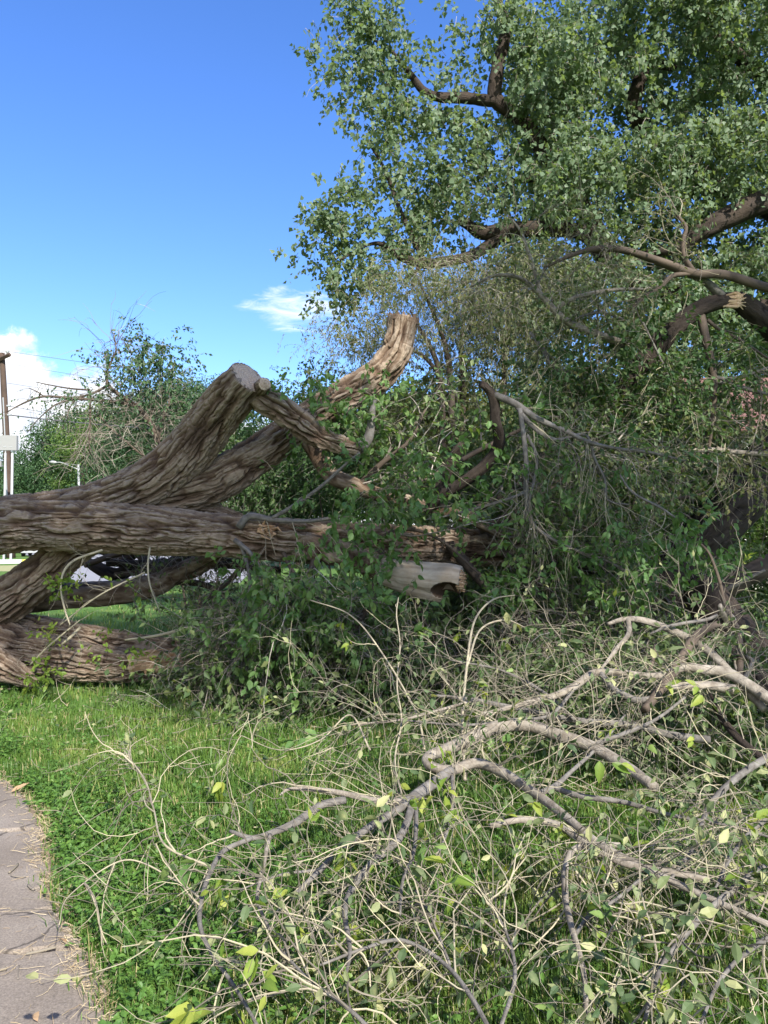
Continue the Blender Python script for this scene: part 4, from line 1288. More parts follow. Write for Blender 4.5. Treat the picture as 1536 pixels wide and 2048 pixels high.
# smaller limbs, each its own part
fl = {
    'dark': [
        [(598, 850, 8.45, 20), (618, 880, 8.4, 18), (640, 918, 8.35, 17), (664, 952, 8.25, 16), (710, 972, 8.1, 15), (770, 992, 8.1, 13), (850, 1010, 8.2, 12), (930, 1035, 8.3, 10), (1010, 1075, 8.4, 7)],
        [(860, 1012, 8.2, 15), (878, 975, 8.15, 14), (898, 930, 8.1, 12), (912, 905, 8.05, 10), (926, 886, 8.0, 8)],
        [(852, 1020, 8.2, 12), (880, 992, 8.1, 11), (930, 963, 8.0, 11), (972, 928, 7.95, 11), (998, 885, 7.9, 11), (990, 840, 7.85, 10), (988, 800, 7.82, 10), (978, 780, 7.8, 8), (962, 767, 7.75, 7)],
        [(-60, 1225, 8.9, 34), (60, 1200, 8.9, 27), (150, 1190, 8.9, 25), (240, 1183, 8.9, 24), (310, 1170, 8.9, 22), (345, 1152, 8.9, 19), (385, 1130, 8.85, 14), (420, 1112, 8.8, 13), (470, 1090, 8.8, 11)],
        [(165, 1118, 9.6, 7), (195, 1135, 9.6, 11), (228, 1150, 9.6, 13), (252, 1142, 9.6, 13), (258, 1115, 9.6, 11), (290, 1095, 9.5, 9), (350, 1085, 9.4, 7)],
        [(340, 1158, 8.9, 10), (380, 1150, 8.9, 9), (420, 1128, 8.9, 9), (450, 1100, 8.8, 8)],
        [(215, 1125, 9.5, 7), (290, 1130, 9.4, 8), (360, 1135, 9.2, 8), (450, 1130, 9.0, 7), (560, 1140, 8.8, 6)],
        [(1040, 1098, 8.9, 28), (1130, 1112, 9, 22), (1250, 1150, 9.1, 16), (1360, 1205, 9.2, 10), (1440, 1250, 9.2, 5)],
    ],
    'grey': [
        [(716, 899, 7.74, 11), (735, 880, 7.78, 10), (742, 850, 7.8, 8), (745, 820, 7.82, 6), (750, 800, 7.84, 3)],
        [(990, 790, 7.8, 7), (1030, 808, 7.7, 7), (1075, 838, 7.6, 6), (1130, 862, 7.5, 5), (1180, 885, 7.4, 4), (1240, 898, 7.35, 3.5), (1300, 905, 7.3, 3), (1370, 922, 7.2, 2)],
        [(1030, 808, 7.7, 5), (1062, 850, 7.6, 5), (1110, 880, 7.5, 4), (1170, 870, 7.45, 3), (1190, 920, 7.4, 3), (1210, 960, 7.35, 3), (1215, 1000, 7.3, 2), (1260, 1010, 7.2, 2)],
        [(1040, 818, 7.65, 5), (1048, 880, 7.55, 5), (1053, 940, 7.5, 5), (1051, 990, 7.45, 5), (1062, 1040, 7.4, 4), (1090, 1070, 7.35, 4), (1150, 1100, 7.3, 3), (1230, 1130, 7.2, 2.5), (1290, 1180, 7.1, 1.5)],
        [(1055, 870, 7.55, 3), (1074, 920, 7.5, 3), (1062, 985, 7.45, 3), (1050, 1040, 7.4, 2)],
        [(1052, 985, 7.45, 3), (1010, 1000, 7.4, 3), (940, 1020, 7.35, 2.5), (860, 1040, 7.3, 1.5)],
        [(478, 1055, 7.62, 8), (500, 1032, 7.6, 7), (550, 1040, 7.55, 5), (620, 1042, 7.5, 4), (700, 1030, 7.4, 3)],
        [(545, 1036, 7.55, 4), (590, 1010, 7.5, 4), (640, 975, 7.45, 3.5), (690, 930, 7.4, 3), (720, 905, 7.35, 2)],
        [(480, 1085, 7.6, 4), (492, 1120, 7.55, 4), (500, 1170, 7.5, 3), (490, 1220, 7.45, 2.5), (460, 1280, 7.4, 1.5)],
        [(470, 1080, 7.6, 5), (500, 1105, 7.5, 4), (520, 1140, 7.45, 3), (515, 1180, 7.4, 2)],
        [(1240, 950, 7.0, 2), (1265, 985, 7.0, 2.5), (1320, 1015, 6.95, 2.5), (1350, 1035, 6.9, 2)],
    ],
}
ft_paths = {'dark': [], 'grey': []}
for kind, lst in fl.items():
    for i, rows in enumerate(lst):
        q = sk(rows, .05)
        ft_paths[kind].append(q)
        g = Geo()
        if kind == 'dark':
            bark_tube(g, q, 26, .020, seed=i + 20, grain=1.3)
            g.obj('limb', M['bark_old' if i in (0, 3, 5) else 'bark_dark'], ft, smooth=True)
        else:
            bark_tube(g, q, 10, .004, seed=i)
            g.obj('branch', M['bark_grey'], ft, smooth=True)

# bare, barkless limb end with a hollow
g = Geo()
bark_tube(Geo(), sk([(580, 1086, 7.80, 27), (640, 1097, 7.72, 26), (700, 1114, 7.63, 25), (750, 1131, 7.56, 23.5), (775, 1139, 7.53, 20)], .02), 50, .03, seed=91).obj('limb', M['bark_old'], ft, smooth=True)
body = sk([(730, 1126, 7.58, 19), (765, 1137, 7.54, 23), (810, 1150, 7.48, 29), (860, 1156, 7.42, 32), (900, 1158, 7.36, 31), (922, 1160, 7.33, 28)], .025)
tong = sk([(760, 1146, 7.52, 20), (815, 1170, 7.46, 19), (850, 1184, 7.42, 16), (884, 1197, 7.38, 9)], .025)
V1, Fs1 = tube(body, 28); V2, Fs2 = tube(tong, 20)
V, Fv, h, grn = fuse([body, tong], .009, .008, grain=.6, iters=4, flat_ends=[(body[-1, :3], body[-1, 3])])
# scoop the rot hollow out of the end
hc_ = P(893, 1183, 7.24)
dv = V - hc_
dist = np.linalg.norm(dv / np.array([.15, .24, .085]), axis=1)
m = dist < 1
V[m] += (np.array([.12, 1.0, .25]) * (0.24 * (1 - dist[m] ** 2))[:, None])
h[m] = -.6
g = Geo().add(V, Fv, h)
g.grain = grn
g.obj('bare_limb', M['bare_wood'], ft, smooth=True)['label'] = 'pale barkless limb end with a rotted hollow'
g = Geo()
c = body[-1, :3]
t_, n_, b_ = frames(body[:, :3])
for i in range(46):
    th, f = R.uniform(0, 2 * np.pi), math.sqrt(R.random()) * .85
    p = c + body[-1, 3] * f * (n_[-1] * math.cos(th) + b_[-1] * math.sin(th))
    w = R.uniform(.006, .014)
    q = np.array([[*(p - t_[-1] * .03), w], [*(p + t_[-1] * R.uniform(.0, .025)), w * .9], [*(p + t_[-1] * R.uniform(.02, .05) + R.normal(size=3) * .006), w * .3]])
    V, Fs = tube(q, 5); g.add(V, Fs, R.random())
g.obj('splinters', M['broken_wood'], ft)

# broken end of the log on the grass
g = Geo()
for i in range(48):
    x0 = 255 + R.uniform(0, 60); y0 = 1328 + R.uniform(-18, 18)
    q = sk([(x0, y0, 8.10 + R.uniform(-.04, .10), 5 * R.uniform(.5, 1)), (x0 + 45, y0 - 8 + R.uniform(-4, 4), 8.12, 4 * R.uniform(.5, 1)), (x0 + 60 + R.uniform(0, 50), y0 - 14 + R.uniform(-6, 6), 8.25, 1)], .05)
    V, Fs = tube(q, 5); g.add(V, Fs, R.random())
o = g.obj('broken_end', M['broken_wood'], ft); o['label'] = 'orange brown splintered end of the log on the grass'
q = sk([(300, 1338, 8.35, 20), (360, 1325, 8.35, 18), (430, 1312, 8.4, 16), (520, 1305, 8.5, 12)], .04)
bark_tube(Geo(), q, 20, .01).obj('stripped_limb', M['bare_wood'], ft, smooth=True)
# torn knot on the long limb
g = Geo()
for i in range(26):
    th = R.uniform(0, 2 * np.pi); f = math.sqrt(R.random())
    p = P(532 + 18 * f * math.cos(th), 1060 + 14 * f * math.sin(th), 7.62)
    V, Fs = tube(np.array([[*p, .016], [*(p + np.array([R.uniform(-.02, .05), -.05, R.normal() * .02])), .012], [*(p + np.array([R.uniform(-.02, .1), -.09, R.normal() * .03])), .003]]), 5)
    g.add(V, Fs, R.random() * .6)
g.obj('torn_knot', M['broken_wood'], ft)

# ---- the leafy, twiggy crown of the fallen tree
supports = [
    [(900, 1090, 8.2, 12), (980, 1180, 7.9, 10), (1080, 1260, 7.7, 8), (1200, 1330, 7.6, 5)],
    [(640, 1085, 7.8, 9), (610, 1170, 7.5, 7), (540, 1260, 7.4, 5), (460, 1350, 7.4, 3)],
    [(760, 1100, 7.8, 9), (745, 1190, 7.5, 7), (690, 1290, 7.35, 5), (620, 1390, 7.3, 3)],
    [(830, 1190, 7.7, 8), (860, 1260, 7.5, 6), (900, 1340, 7.4, 4), (960, 1400, 7.3, 3)],
    [(960, 1060, 8.4, 9), (1060, 1010, 8.5, 8), (1150, 930, 8.6, 6), (1240, 880, 8.6, 3)],
    [(1100, 1110, 8.9, 10), (1180, 1050, 8.8, 8), (1290, 1010, 8.7, 5), (1400, 990, 8.6, 3)],
    [(1000, 1100, 8.6, 9), (1100, 1180, 8.3, 7), (1200, 1230, 8.1, 5), (1300, 1300, 8.0, 3)],
    [(720, 970, 8.1, 8), (760, 930, 8.0, 6), (820, 880, 7.9, 4), (850, 820, 7.9, 2)],
    [(770, 992, 8.1, 8), (850, 960, 8.3, 6), (960, 900, 8.6, 5), (1060, 850, 8.8, 3)],
    [(930, 1030, 8.3, 8), (1050, 960, 8.8, 7), (1150, 830, 9.2, 5), (1230, 740, 9.4, 3)],
    [(1150, 1120, 9.0, 9), (1280, 1060, 9.2, 7), (1360, 950, 9.3, 5), (1420, 850, 9.3, 3)],
    [(700, 1110, 7.7, 5), (800, 1060, 7.5, 4), (880, 1080, 7.4, 3), (960, 1150, 7.3, 2)],
    [(560, 1090, 7.7, 5), (590, 1150, 7.5, 4), (650, 1230, 7.3, 3), (760, 1300, 7.2, 2)],
    [(600, 1300, 8.5, 8), (720, 1290, 8.3, 6), (860, 1330, 8.0, 4), (1000, 1370, 7.8, 3)],
    [(420, 1300, 8.4, 6), (450, 1330, 8.0, 5), (490, 1380, 7.7, 3), (560, 1420, 7.4, 2)],
]
sup_q = [sk(s, .06) for s in supports]
g = Geo()
for q in sup_q:
    V, Fs = tube(q, 8); g.add(V, Fs, .3 + .4 * R.random())
g.obj('boughs', M['bark_brown'], ft, smooth=True, stuff=True)


def twig_tree(polys, n1, n2, len1, len2, r1, r2, grav=.5, wander=.14, curl=.9, a1=(.5, 1.3), k1=4, k2=3, tmin=.1, n_a=8, n_b=6, spans=()):
    pp, tt = pick(polys, n1, tmin)
    A = thin(grow(pp, off_axis(tt, *a1), R.uniform(*len1, n1), n_a, wander, grav, curl), spans)
    n1 = len(A)
    g = Geo()
    ra = R.uniform(*r1, n1)
    V, Fq = tubes(A, ra, ra * .35, k1); g.add(V, Fq, np.repeat(R.random(n1), n_a * k1))
    pp, tt = pick(list(A), n2, .15)
    B = thin(grow(pp, off_axis(tt, .4, 1.2), R.uniform(*len2, n2), n_b, wander, grav * 1.2, curl), spans)
    n2 = len(B)
    rb = R.uniform(*r2, n2)
    V, Fq = tubes(B, rb, rb * .4, k2); g.add(V, Fq, np.repeat(R.random(n2), n_b * k2))
    return g, A, B


def leaf_on(polys, n, size, shape=LEAF4, droop=.5, up=.5, tmin=.1, g=None, clump=None):
    g = g or Geo()
    pp, tt = pick(polys, n, tmin)
    ax = nrm(tt * .8 + R.normal(size=tt.shape) * .7 + np.array([0, 0, -droop]))
    add_leaves(g, pp, ax, size * R.uniform(.6, 1.25, n), shape, up)
    return g


def px_of(p):
    v = p - EYE
    d = v @ FW
    return CX + F * v[..., 0] / d, CY - F * (v @ UP) / d, d


def thin(batch, spans):
    """leave out shoots that would grow across the near side of a bare limb"""
    x, y, d = px_of(batch)
    ok = np.ones(len(batch), bool)
    for x0, y0, x1, y1, r, keep in spans:
        ax, ay = x1 - x0, y1 - y0
        u = np.clip(((x - x0) * ax + (y - y0) * ay) / (ax * ax + ay * ay), 0, 1)
        dist = np.hypot(x - x0 - u * ax, y - y0 - u * ay)
        ok &= ~((dist < r).any(1) & (R.random(len(batch)) > keep))
    return batch[ok]


BARE = [(1540, 930, 1440, 1040, 46, .2), (1440, 1040, 1340, 1130, 42, .3), (1340, 1130, 1270, 1210, 36, .4), (600, 870, 700, 790, 45, .0), (700, 790, 790, 730, 55, 0), (790, 730, 810, 640, 60, 0), (520, 920, 600, 870, 60, .0), (480, 790, 640, 880, 40, .0), (640, 880, 720, 900, 22, .05), (610, 860, 660, 950, 35, .1),
        (300, 1060, 560, 1075, 55, 0), (560, 1075, 660, 1085, 42, .25), (660, 1090, 980, 1095, 28, .3), (760, 1140, 930, 1165, 52, .0), (860, 1000, 925, 890, 25, .1), (880, 990, 990, 900, 18, .1), (990, 900, 985, 780, 20, 0)]
main_pol = sup_q + [ft_paths['dark'][0], ft_paths['dark'][7], ft_paths['dark'][1]]
g, A, B = twig_tree(main_pol, 800, 4200, (.5, 1.5), (.2, .75), (.005, .011), (.0022, .0042), grav=.9, spans=BARE)
g.obj('twigs', M['twig_dark'], ft, stuff=True)
gl = leaf_on(list(B) + list(A), 30000, .075, LEAF4, droop=.7, up=.7)
gl.obj('leaves', M['leaf_elm'], ft, stuff=True)
# fresh, bright sprays on the near side
sp = [(830, 955, 7.3, 90, 70), (800, 990, 7.3, 80, 60), (880, 1030, 7.3, 60, 40), (600, 1230, 7.1, 90, 60), (560, 1170, 7.2, 70, 50), (640, 1200, 7.1, 60, 60), (720, 1060, 7.3, 50, 50), (780, 1110, 7.2, 30, 40), (1380, 1080, 7.3, 90, 50), (1300, 1110, 7.2, 60, 50), (1370, 1200, 7.1, 30, 50), (1280, 1170, 7.2, 50, 40), (1140, 1230, 7.1, 40, 40), (650, 780, 8.3, 80, 30), (690, 800, 8.2, 50, 25), (610, 800, 8.3, 60, 25), (730, 750, 8.5, 40, 14), (1240, 960, 7.4, 60, 50), (700, 850, 8.2, 50, 40), (760, 840, 8.0, 40, 50), (1090, 900, 7.8, 60, 60), (520, 1330, 7.1, 60, 50), (620, 1310, 7.0, 60, 50), (700, 1250, 7.0, 70, 50), (520, 1400, 7.2, 60, 25), (700, 1380, 7.0, 80, 30), (1000, 1180, 7.4, 80, 50), (1160, 1060, 7.5, 90, 70)]
gl, gt = foliage(sp, 640, 11, .080, LEAF8, droop=.6, sprig_len=.30, up=.8, clusters=110)
gl.obj('leaf_sprays', M['leaf_elm_bright'], ft, stuff=True)
gt.obj('twigs', M['twig'], ft, stuff=True)
# grey wiry twigs hanging on the outside
outer = ft_paths['grey']
g, A2, B2 = twig_tree(outer, 170, 560, (.3, 1.1), (.15, .5), (.0028, .0055), (.0014, .0026), grav=1.1, a1=(.3, 1.1), spans=BARE[:9] + BARE[12:14])
g.obj('bare_twigs', M['twig'], ft, stuff=True)
leaf_on(list(B2), 1500, .06, LEAF4, droop=.6).obj('leaves', M['leaf_elm'], ft, stuff=True)
# dead boughs and shoots in the gap below the long limb
gap = [[(170, 1130, 9.4, 6), (250, 1105, 9.3, 6), (330, 1095, 9.2, 5), (430, 1090, 9, 4)], [(230, 1150, 9.5, 5), (300, 1140, 9.4, 6), (380, 1115, 9.3, 6), (470, 1120, 9.2, 5), (560, 1100, 9, 4)],
       [(260, 1085, 9.5, 9), (300, 1130, 9.45, 9), (345, 1160, 9.4, 8), (410, 1170, 9.3, 6), (470, 1205, 9.2, 4)], [(400, 1080, 9.2, 10), (350, 1120, 9.1, 10), (300, 1150, 9.0, 8)], [(520, 1090, 9, 7), (470, 1150, 8.8, 6), (400, 1210, 8.6, 4)],
       [(190, 1090, 9.8, 12), (240, 1112, 9.8, 13), (275, 1135, 9.8, 10), (330, 1120, 9.7, 6)]]
gap_q = [sk(x, .05) for x in gap]
for q in gap_q:
    bark_tube(Geo(), q, 12, .006, seed=q[0, 0]).obj('branch', M['bark_brown'], ft, smooth=True)
g, A4, B4 = twig_tree(gap_q + [ft_paths['dark'][3][30:], ft_paths['dark'][5], ft_paths['dark'][6]], 170, 620, (.25, .8), (.12, .4), (.003, .006), (.0016, .003), grav=.3, curl=1.1)
g.obj('bare_twigs', M['twig_dark'], ft, stuff=True)
leaf_on(list(B4), 1300, .055, LEAF4, droop=.5).obj('leaves', M['leaf_elm'], ft, stuff=True)
# shoots with a few leaves in front of the lower limbs
sh_ = [[(205, 1100, 7.7, 2.5), (150, 1120, 7.6, 2.5), (127, 1145, 7.55, 2.5), (122, 1180, 7.5, 2), (130, 1220, 7.45, 2), (140, 1250, 7.4, 1.2)], [(300, 1095, 7.7, 2), (296, 1130, 7.65, 2), (300, 1170, 7.6, 1.8), (320, 1225, 7.6, 1)], [(290, 1145, 7.7, 2), (200, 1190, 7.6, 1.6), (120, 1250, 7.6, 1.2)],
       [(470, 1230, 7.8, 3), (390, 1250, 7.8, 3), (320, 1270, 7.8, 3), (250, 1280, 7.8, 2)], [(160, 1255, 7.8, 3), (140, 1275, 7.7, 3), (122, 1290, 7.7, 2)], [(60, 1330, 7.7, 2), (100, 1290, 7.6, 2), (160, 1240, 7.6, 1)]]
sh_q = [sk(x, .04) for x in sh_]
g = Geo()
for q in sh_q:
    V, Fs = tube(q, 6); g.add(V, Fs, .9)
g.obj('shoots', M['twig'], ft, smooth=True, stuff=True)
g, A5, B5 = twig_tree(sh_q, 60, 110, (.1, .4), (.08, .25), (.002, .003), (.0012, .002), grav=.3)
g.obj('bare_twigs', M['twig'], ft, stuff=True)
gl, gt = foliage([(125, 1172, 7.5, 35, 22, .12), (75, 1350, 7.5, 40, 22, .12), (230, 1180, 7.6, 10, 14, .1), (265, 1185, 7.6, 14, 14, .1), (210, 1275, 7.6, 16, 12, .1), (275, 1300, 7.6, 20, 12, .1), (190, 1310, 7.6, 20, 12, .1), (90, 1280, 7.6, 10, 14, .1)], 60, 7, .06, LEAF8, droop=.4, sprig_len=.16)
gl.obj('leaf_sprays', M['leaf_fresh'], ft, stuff=True)
# nest of dead twigs where the crown meets the grass
heap = [[(430, 1260, 7.8, 3), (480, 1300, 7.6, 3), (560, 1330, 7.5, 3), (700, 1350, 7.4, 3)], [(350, 1330, 8.1, 3), (420, 1320, 7.9, 3), (520, 1350, 7.6, 3)], [(900, 1230, 7.4, 3), (1000, 1250, 7.4, 3), (1150, 1290, 7.3, 3), (1300, 1340, 7.2, 3)], [(360, 1240, 8.6, 3), (440, 1230, 8.3, 3), (520, 1260, 8.0, 3)]]
g, A3, B3 = twig_tree([sk(s, .1) for s in heap], 430, 1700, (.3, 1.0), (.15, .5), (.003, .006), (.0016, .003), grav=.9, curl=1.2)
g.obj('bare_twigs', M['twig'], ft, stuff=True)
leaf_on(list(B3), 3200, .06, LEAF4, droop=.5).obj('leaves', M['leaf_elm'], ft, stuff=True)

# dark undergrowth under and behind the crown
ug = [('shaded undergrowth bush filling the dark gap under the fallen crown', 10.0, [(1000, 1150, 10, 130, 90, .8), (1120, 1130, 10.2, 130, 110, .8), (1050, 1270, 9.6, 160, 90, .8), (900, 1240, 9.5, 130, 90, .8), (780, 1200, 9.6, 90, 80, .7), (1180, 1270, 9.6, 110, 90, .8)], 1000, 2300),
      ('shaded bush behind the middle of the tangled crown', 11.0, [(1050, 980, 11, 120, 90, .9), (1180, 920, 11, 120, 90, .9), (1120, 860, 11.2, 120, 70, .9), (1250, 1010, 11, 110, 90, .9), (960, 980, 11, 90, 80, .8), (1270, 830, 11.3, 90, 70, .9)], 1120, 2400),
      ('shaded leafy sapling beside the dark leaning trunk', 11.6, [(1380, 930, 11.6, 90, 80, .8), (1330, 820, 11.8, 90, 70, .8), (1420, 860, 11.8, 60, 50, .8), (1500, 1180, 11.8, 70, 60, .8), (1460, 1150, 11.6, 50, 50, .6)], 1390, 1300)]
for lab, d, cl, bx, n in ug:
    plant('undergrowth_bush', lab, 'bush', gbase(bx, d), cl, n, 12, .085, LEAF4, 'leaf_elm', [straight_stem(bx + k * 30, d, 1010, .022, k * 50) for k in (-1, 0, 1)], 'bark_brown',
          group='shaded bushes behind the crown', crown='foliage', stem='stem', sprig_len=.36, droop=.6, clusters=n // 10)
# low leaves along the grass edge
gl, gt = foliage([(520, 1400, 7.5, 90, 40, .3), (640, 1400, 7.4, 100, 45, .3), (780, 1390, 7.3, 110, 50, .3), (920, 1390, 7.3, 110, 50, .3), (460, 1360, 7.6, 60, 40, .3), (600, 1340, 7.6, 120, 50, .3), (780, 1310, 7.6, 140, 60, .3), (1050, 1390, 7.2, 120, 50, .3), (1180, 1380, 7.2, 100, 50, .3)], 800, 11, .075, LEAF4, droop=.6, sprig_len=.28, clusters=190)
gl.obj('leaves', M['leaf_elm'], ft, stuff=True); gt.obj('twigs', M['twig_dark'], ft, stuff=True)

# ------------------------------------------------------------------ broken, hanging branch on the right
bb = thing('broken_branch', 'snapped dark branch with pale torn wood hanging in front of the cottonwood', 'branch', P(1475, 598, 9.0))
hang = [
    ('branch_stem', 'bark_dark', [(1215, 830, 9.2, 13), (1250, 765, 9.15, 17), (1300, 708, 9.1, 20), (1350, 655, 9.05, 18), (1400, 618, 9.0, 16), (1440, 603, 9.0, 15), (1474, 599, 9.0, 13)], 30),
    ('branch_stem', 'bark_dark', [(1470, 598, 9.02, 15), (1500, 618, 9.05, 20), (1540, 652, 9.1, 22), (1600, 710, 9.2, 24), (1680, 800, 9.4, 26)], 30),
    ('side_branch', 'bark_brown', [(1660, 600, 9.0, 10), (1540, 577, 8.9, 9), (1450, 550, 8.85, 9), (1388, 547, 8.8, 8.5), (1330, 526, 8.75, 8), (1250, 501, 8.7, 7), (1190, 498, 8.65, 6), (1140, 512, 8.6, 4), (1090, 535, 8.6, 2.5)], 12),
    ('side_branch', 'bark_brown', [(1388, 545, 8.8, 6), (1368, 512, 8.8, 5), (1366, 480, 8.8, 4.5), (1372, 455, 8.8, 4), (1355, 432, 8.8, 2.5)], 10),
    ('side_branch', 'bark_brown', [(1388, 547, 8.8, 6), (1345, 552, 8.75, 5), (1320, 575, 8.7, 4.5), (1280, 600, 8.65, 4), (1255, 625, 8.6, 2)], 10),
    ('side_branch', 'bark_grey', [(1445, 594, 9.0, 10), (1420, 570, 8.95, 8), (1395, 555, 8.9, 7), (1340, 535, 8.9, 6), (1290, 515, 8.9, 4)], 10),
    ('side_branch', 'bark_pale', [(1255, 690, 8.8, 8), (1200, 670, 8.75, 7.5), (1150, 652, 8.7, 7), (1115, 628, 8.65, 7), (1085, 594, 8.6, 6), (1060, 570, 8.55, 5), (1030, 553, 8.5, 4), (985, 552, 8.5, 3), (940, 575, 8.5, 1.5)], 12),
    ('side_branch', 'bark_pale', [(1080, 590, 8.6, 5), (1070, 545, 8.6, 4), (1055, 500, 8.6, 3.5), (1040, 460, 8.6, 2.5), (1015, 430, 8.6, 1.5)], 10),
    ('side_branch', 'bark_pale', [(1112, 622, 8.65, 5), (1135, 602, 8.62, 5), (1180, 588, 8.6, 5), (1230, 580, 8.6, 4), (1300, 578, 8.6, 3)], 10),
    ('side_branch', 'bark_brown', [(1400, 625, 9.0, 9), (1412, 680, 8.9, 8), (1425, 740, 8.85, 8), (1428, 790, 8.8, 6), (1424, 850, 8.75, 4), (1415, 920, 8.7, 2)], 10),
    ('side_branch', 'bark_grey', [(1428, 755, 8.85, 4), (1460, 758, 8.8, 4), (1510, 745, 8.75, 3), (1560, 725, 8.7, 2)], 8),
    ('side_branch', 'bark_grey', [(1428, 762, 8.85, 5), (1480, 775, 8.8, 4.5), (1540, 790, 8.7, 4)], 8),
    ('side_branch', 'bark_brown', [(1415, 640, 8.95, 4), (1440, 660, 8.9, 3), (1480, 680, 8.85, 3), (1540, 720, 8.8, 2)], 8),
    ('side_branch', 'bark_grey', [(1250, 640, 8.7, 3), (1200, 625, 8.65, 3), (1140, 640, 8.6, 2)], 8),
    ('side_branch', 'bark_grey', [(1290, 850, 8.9, 3), (1350, 800, 8.8, 3), (1280, 630, 8.7, 1.5)], 6),
    ('side_branch', 'bark_grey', [(1060, 665, 8.9, 3), (1090, 705, 8.8, 4), (1100, 730, 8.8, 4), (1140, 745, 8.8, 3)], 8),
    ('side_branch', 'bark_pale', [(1340, 905, 8.7, 4), (1420, 900, 8.7, 5), (1480, 905, 8.65, 5), (1560, 912, 8.6, 5)], 8),
]
hq = []
for i, (nm, mt, rows, k) in enumerate(hang):
    q = sk(rows, .05); hq.append(q)
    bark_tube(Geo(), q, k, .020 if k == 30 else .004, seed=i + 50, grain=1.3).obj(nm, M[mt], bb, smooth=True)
g = Geo()
for i in range(24):
    y0 = 590 + R.uniform(-4, 20)
    q = sk([(1450 + R.uniform(-5, 8), y0 + 4, 8.92 + R.uniform(0, .1), 3 * R.uniform(.5, 1)), (1475, y0 + R.uniform(-4, 6), 8.9, 3.0 * R.uniform(.5, 1)), (1478 + R.uniform(0, 16), y0 + R.uniform(-8, 12), 8.92, .8)], .03)
    V, Fs = tube(q, 5); g.add(V, Fs, .6 + .4 * R.random())
g.obj('torn_wood', M['broken_wood'], bb)
HANG = [(1225, 810, 1300, 708, 24, .15), (1300, 708, 1400, 618, 30, .08), (1400, 618, 1475, 598, 26, .05), (1475, 598, 1560, 680, 28, .1), (1412, 680, 1428, 800, 10, .3), (1250, 501, 1390, 547, 8, .4), (1390, 547, 1536, 577, 10, .3)]
g, A, B = twig_tree(hq[2:], 330, 1500, (.3, 1.2), (.15, .6), (.003, .007), (.0018, .0032), grav=.5, curl=1.2, spans=HANG)
g.obj('twigs', M['twig'], bb, stuff=True)
leaf_on(list(B), 3800, .06, LEAF4, droop=.5).obj('leaves', M['leaf_willow'], bb, stuff=True)
# leaves crowding the lower stem
gl, gt = foliage([(1260, 770, 8.9, 80, 60, .5), (1180, 800, 8.9, 80, 60, .5), (1130, 740, 9.0, 60, 50, .5), (1330, 790, 8.9, 70, 60, .5), (1230, 700, 9, 70, 40, .5), (1400, 720, 9, 70, 50, .5), (1290, 640, 9, 80, 40, .5), (1480, 690, 9, 60, 60, .5)], 800, 10, .07, LEAF4, droop=.6, sprig_len=.3, clusters=160, clear=lambda p: near_spans(p, HANG, 9.3))
gl.obj('leaves', M['leaf_shrub'], bb, stuff=True); gt.obj('twigs', M['twig'], bb, stuff=True)

# ------------------------------------------------------------------ logs at the right edge
lg = thing('bark_log', 'big grey barked log lying at the right edge behind the cut branches', 'log', G(1480, 1380))
q = sk([(1400, 1175, 7.6, 34), (1440, 1235, 7.3, 44), (1500, 1330, 6.9, 54), (1580, 1450, 6.5, 58), (1680, 1560, 6.2, 60)], .025)
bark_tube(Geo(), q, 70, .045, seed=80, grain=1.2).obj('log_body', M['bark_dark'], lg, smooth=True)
q = sk([(1460, 1240, 7.0, 12), (1448, 1225, 6.95, 9), (1440, 1210, 6.9, 4)], .02)
bark_tube(Geo(), q, 12, .006).obj('branch_stub', M['bare_wood'], lg, smooth=True)
lg2 = thing('leaning_log', 'brown stripped log slanting up at the right edge above the big log', 'log', P(1500, 1150, 8.2))
q = sk([(1425, 1190, 8.3, 17), (1470, 1165, 8.25, 20), (1520, 1140, 8.2, 20), (1600, 1100, 8.1, 22)], .03)
bark_tube(Geo(), q, 26, .022, seed=81).obj('log_body', M['bark_brown'], lg2, smooth=True)
V, Fs = tube(sk([(1432, 1192, 8.13, 5), (1470, 1170, 8.08, 5), (1530, 1140, 8.02, 3)], .05), 6)
Geo().add(V, Fs, .4).obj('split_wood', M['bark_pale'], lg2, smooth=True)


# ------------------------------------------------------------------ cut branches piled in the foreground
def dbr(y):
    return float(np.interp(y, [1200, 1240, 1345, 1450, 1550, 1650, 1750, 1850, 2000, 2200], [5.5, 5.3, 4.9, 4.5, 3.95, 3.42, 3.02, 2.72, 2.32, 2.0]))


def fb(rows, off=0.0, step=.03):
    return sk([(x, y, dbr(y) + off, r) for x, y, r in rows], step)


def leaf_template(seed):
    rr = np.random.default_rng(seed)
    n = 7
    s = np.linspace(0, 1, n)
    w = .26 * np.sin(np.pi * s ** .85) ** .8 * (1 - .25 * s)
    cur = rr.uniform(-.25, .35); tw = rr.uniform(-.5, .5); cup = rr.uniform(.15, .5)
    V = []
    for i in range(n):
        z = -cur * s[i] ** 2
        for side in (-1, 0, 1):
            yy = side * w[i] * (1 + .08 * (-1) ** i)
            V.append([s[i], yy * math.cos(tw * s[i]), z + abs(yy) * cup + yy * math.sin(tw * s[i])])
    Fc = [[i * 3 + a, (i + 1) * 3 + a, (i + 1) * 3 + a + 1, i * 3 + a + 1] for i in range(n - 1) for a in (0, 1)]
    return np.array(V), np.array(Fc)


LEAF_ME = {}
for mt in ('leaf_dry', 'leaf_fresh', 'leaf_elm_bright'):
    for sd in range(8):
        V, Fc = leaf_template(sd + 3)
        o = Geo().add(V, Fc, np.clip((.08, .25, .4, .55, .7, .85, .95, .6)[sd] + np.tile([-.03, .22, .03], len(V) // 3) + np.random.default_rng(sd).normal(size=len(V)) * .09, 0, 1)).obj('leaf', M[mt], None, smooth=True)
        LEAF_ME[(mt, sd)] = o.data
        bpy.data.objects.remove(o)


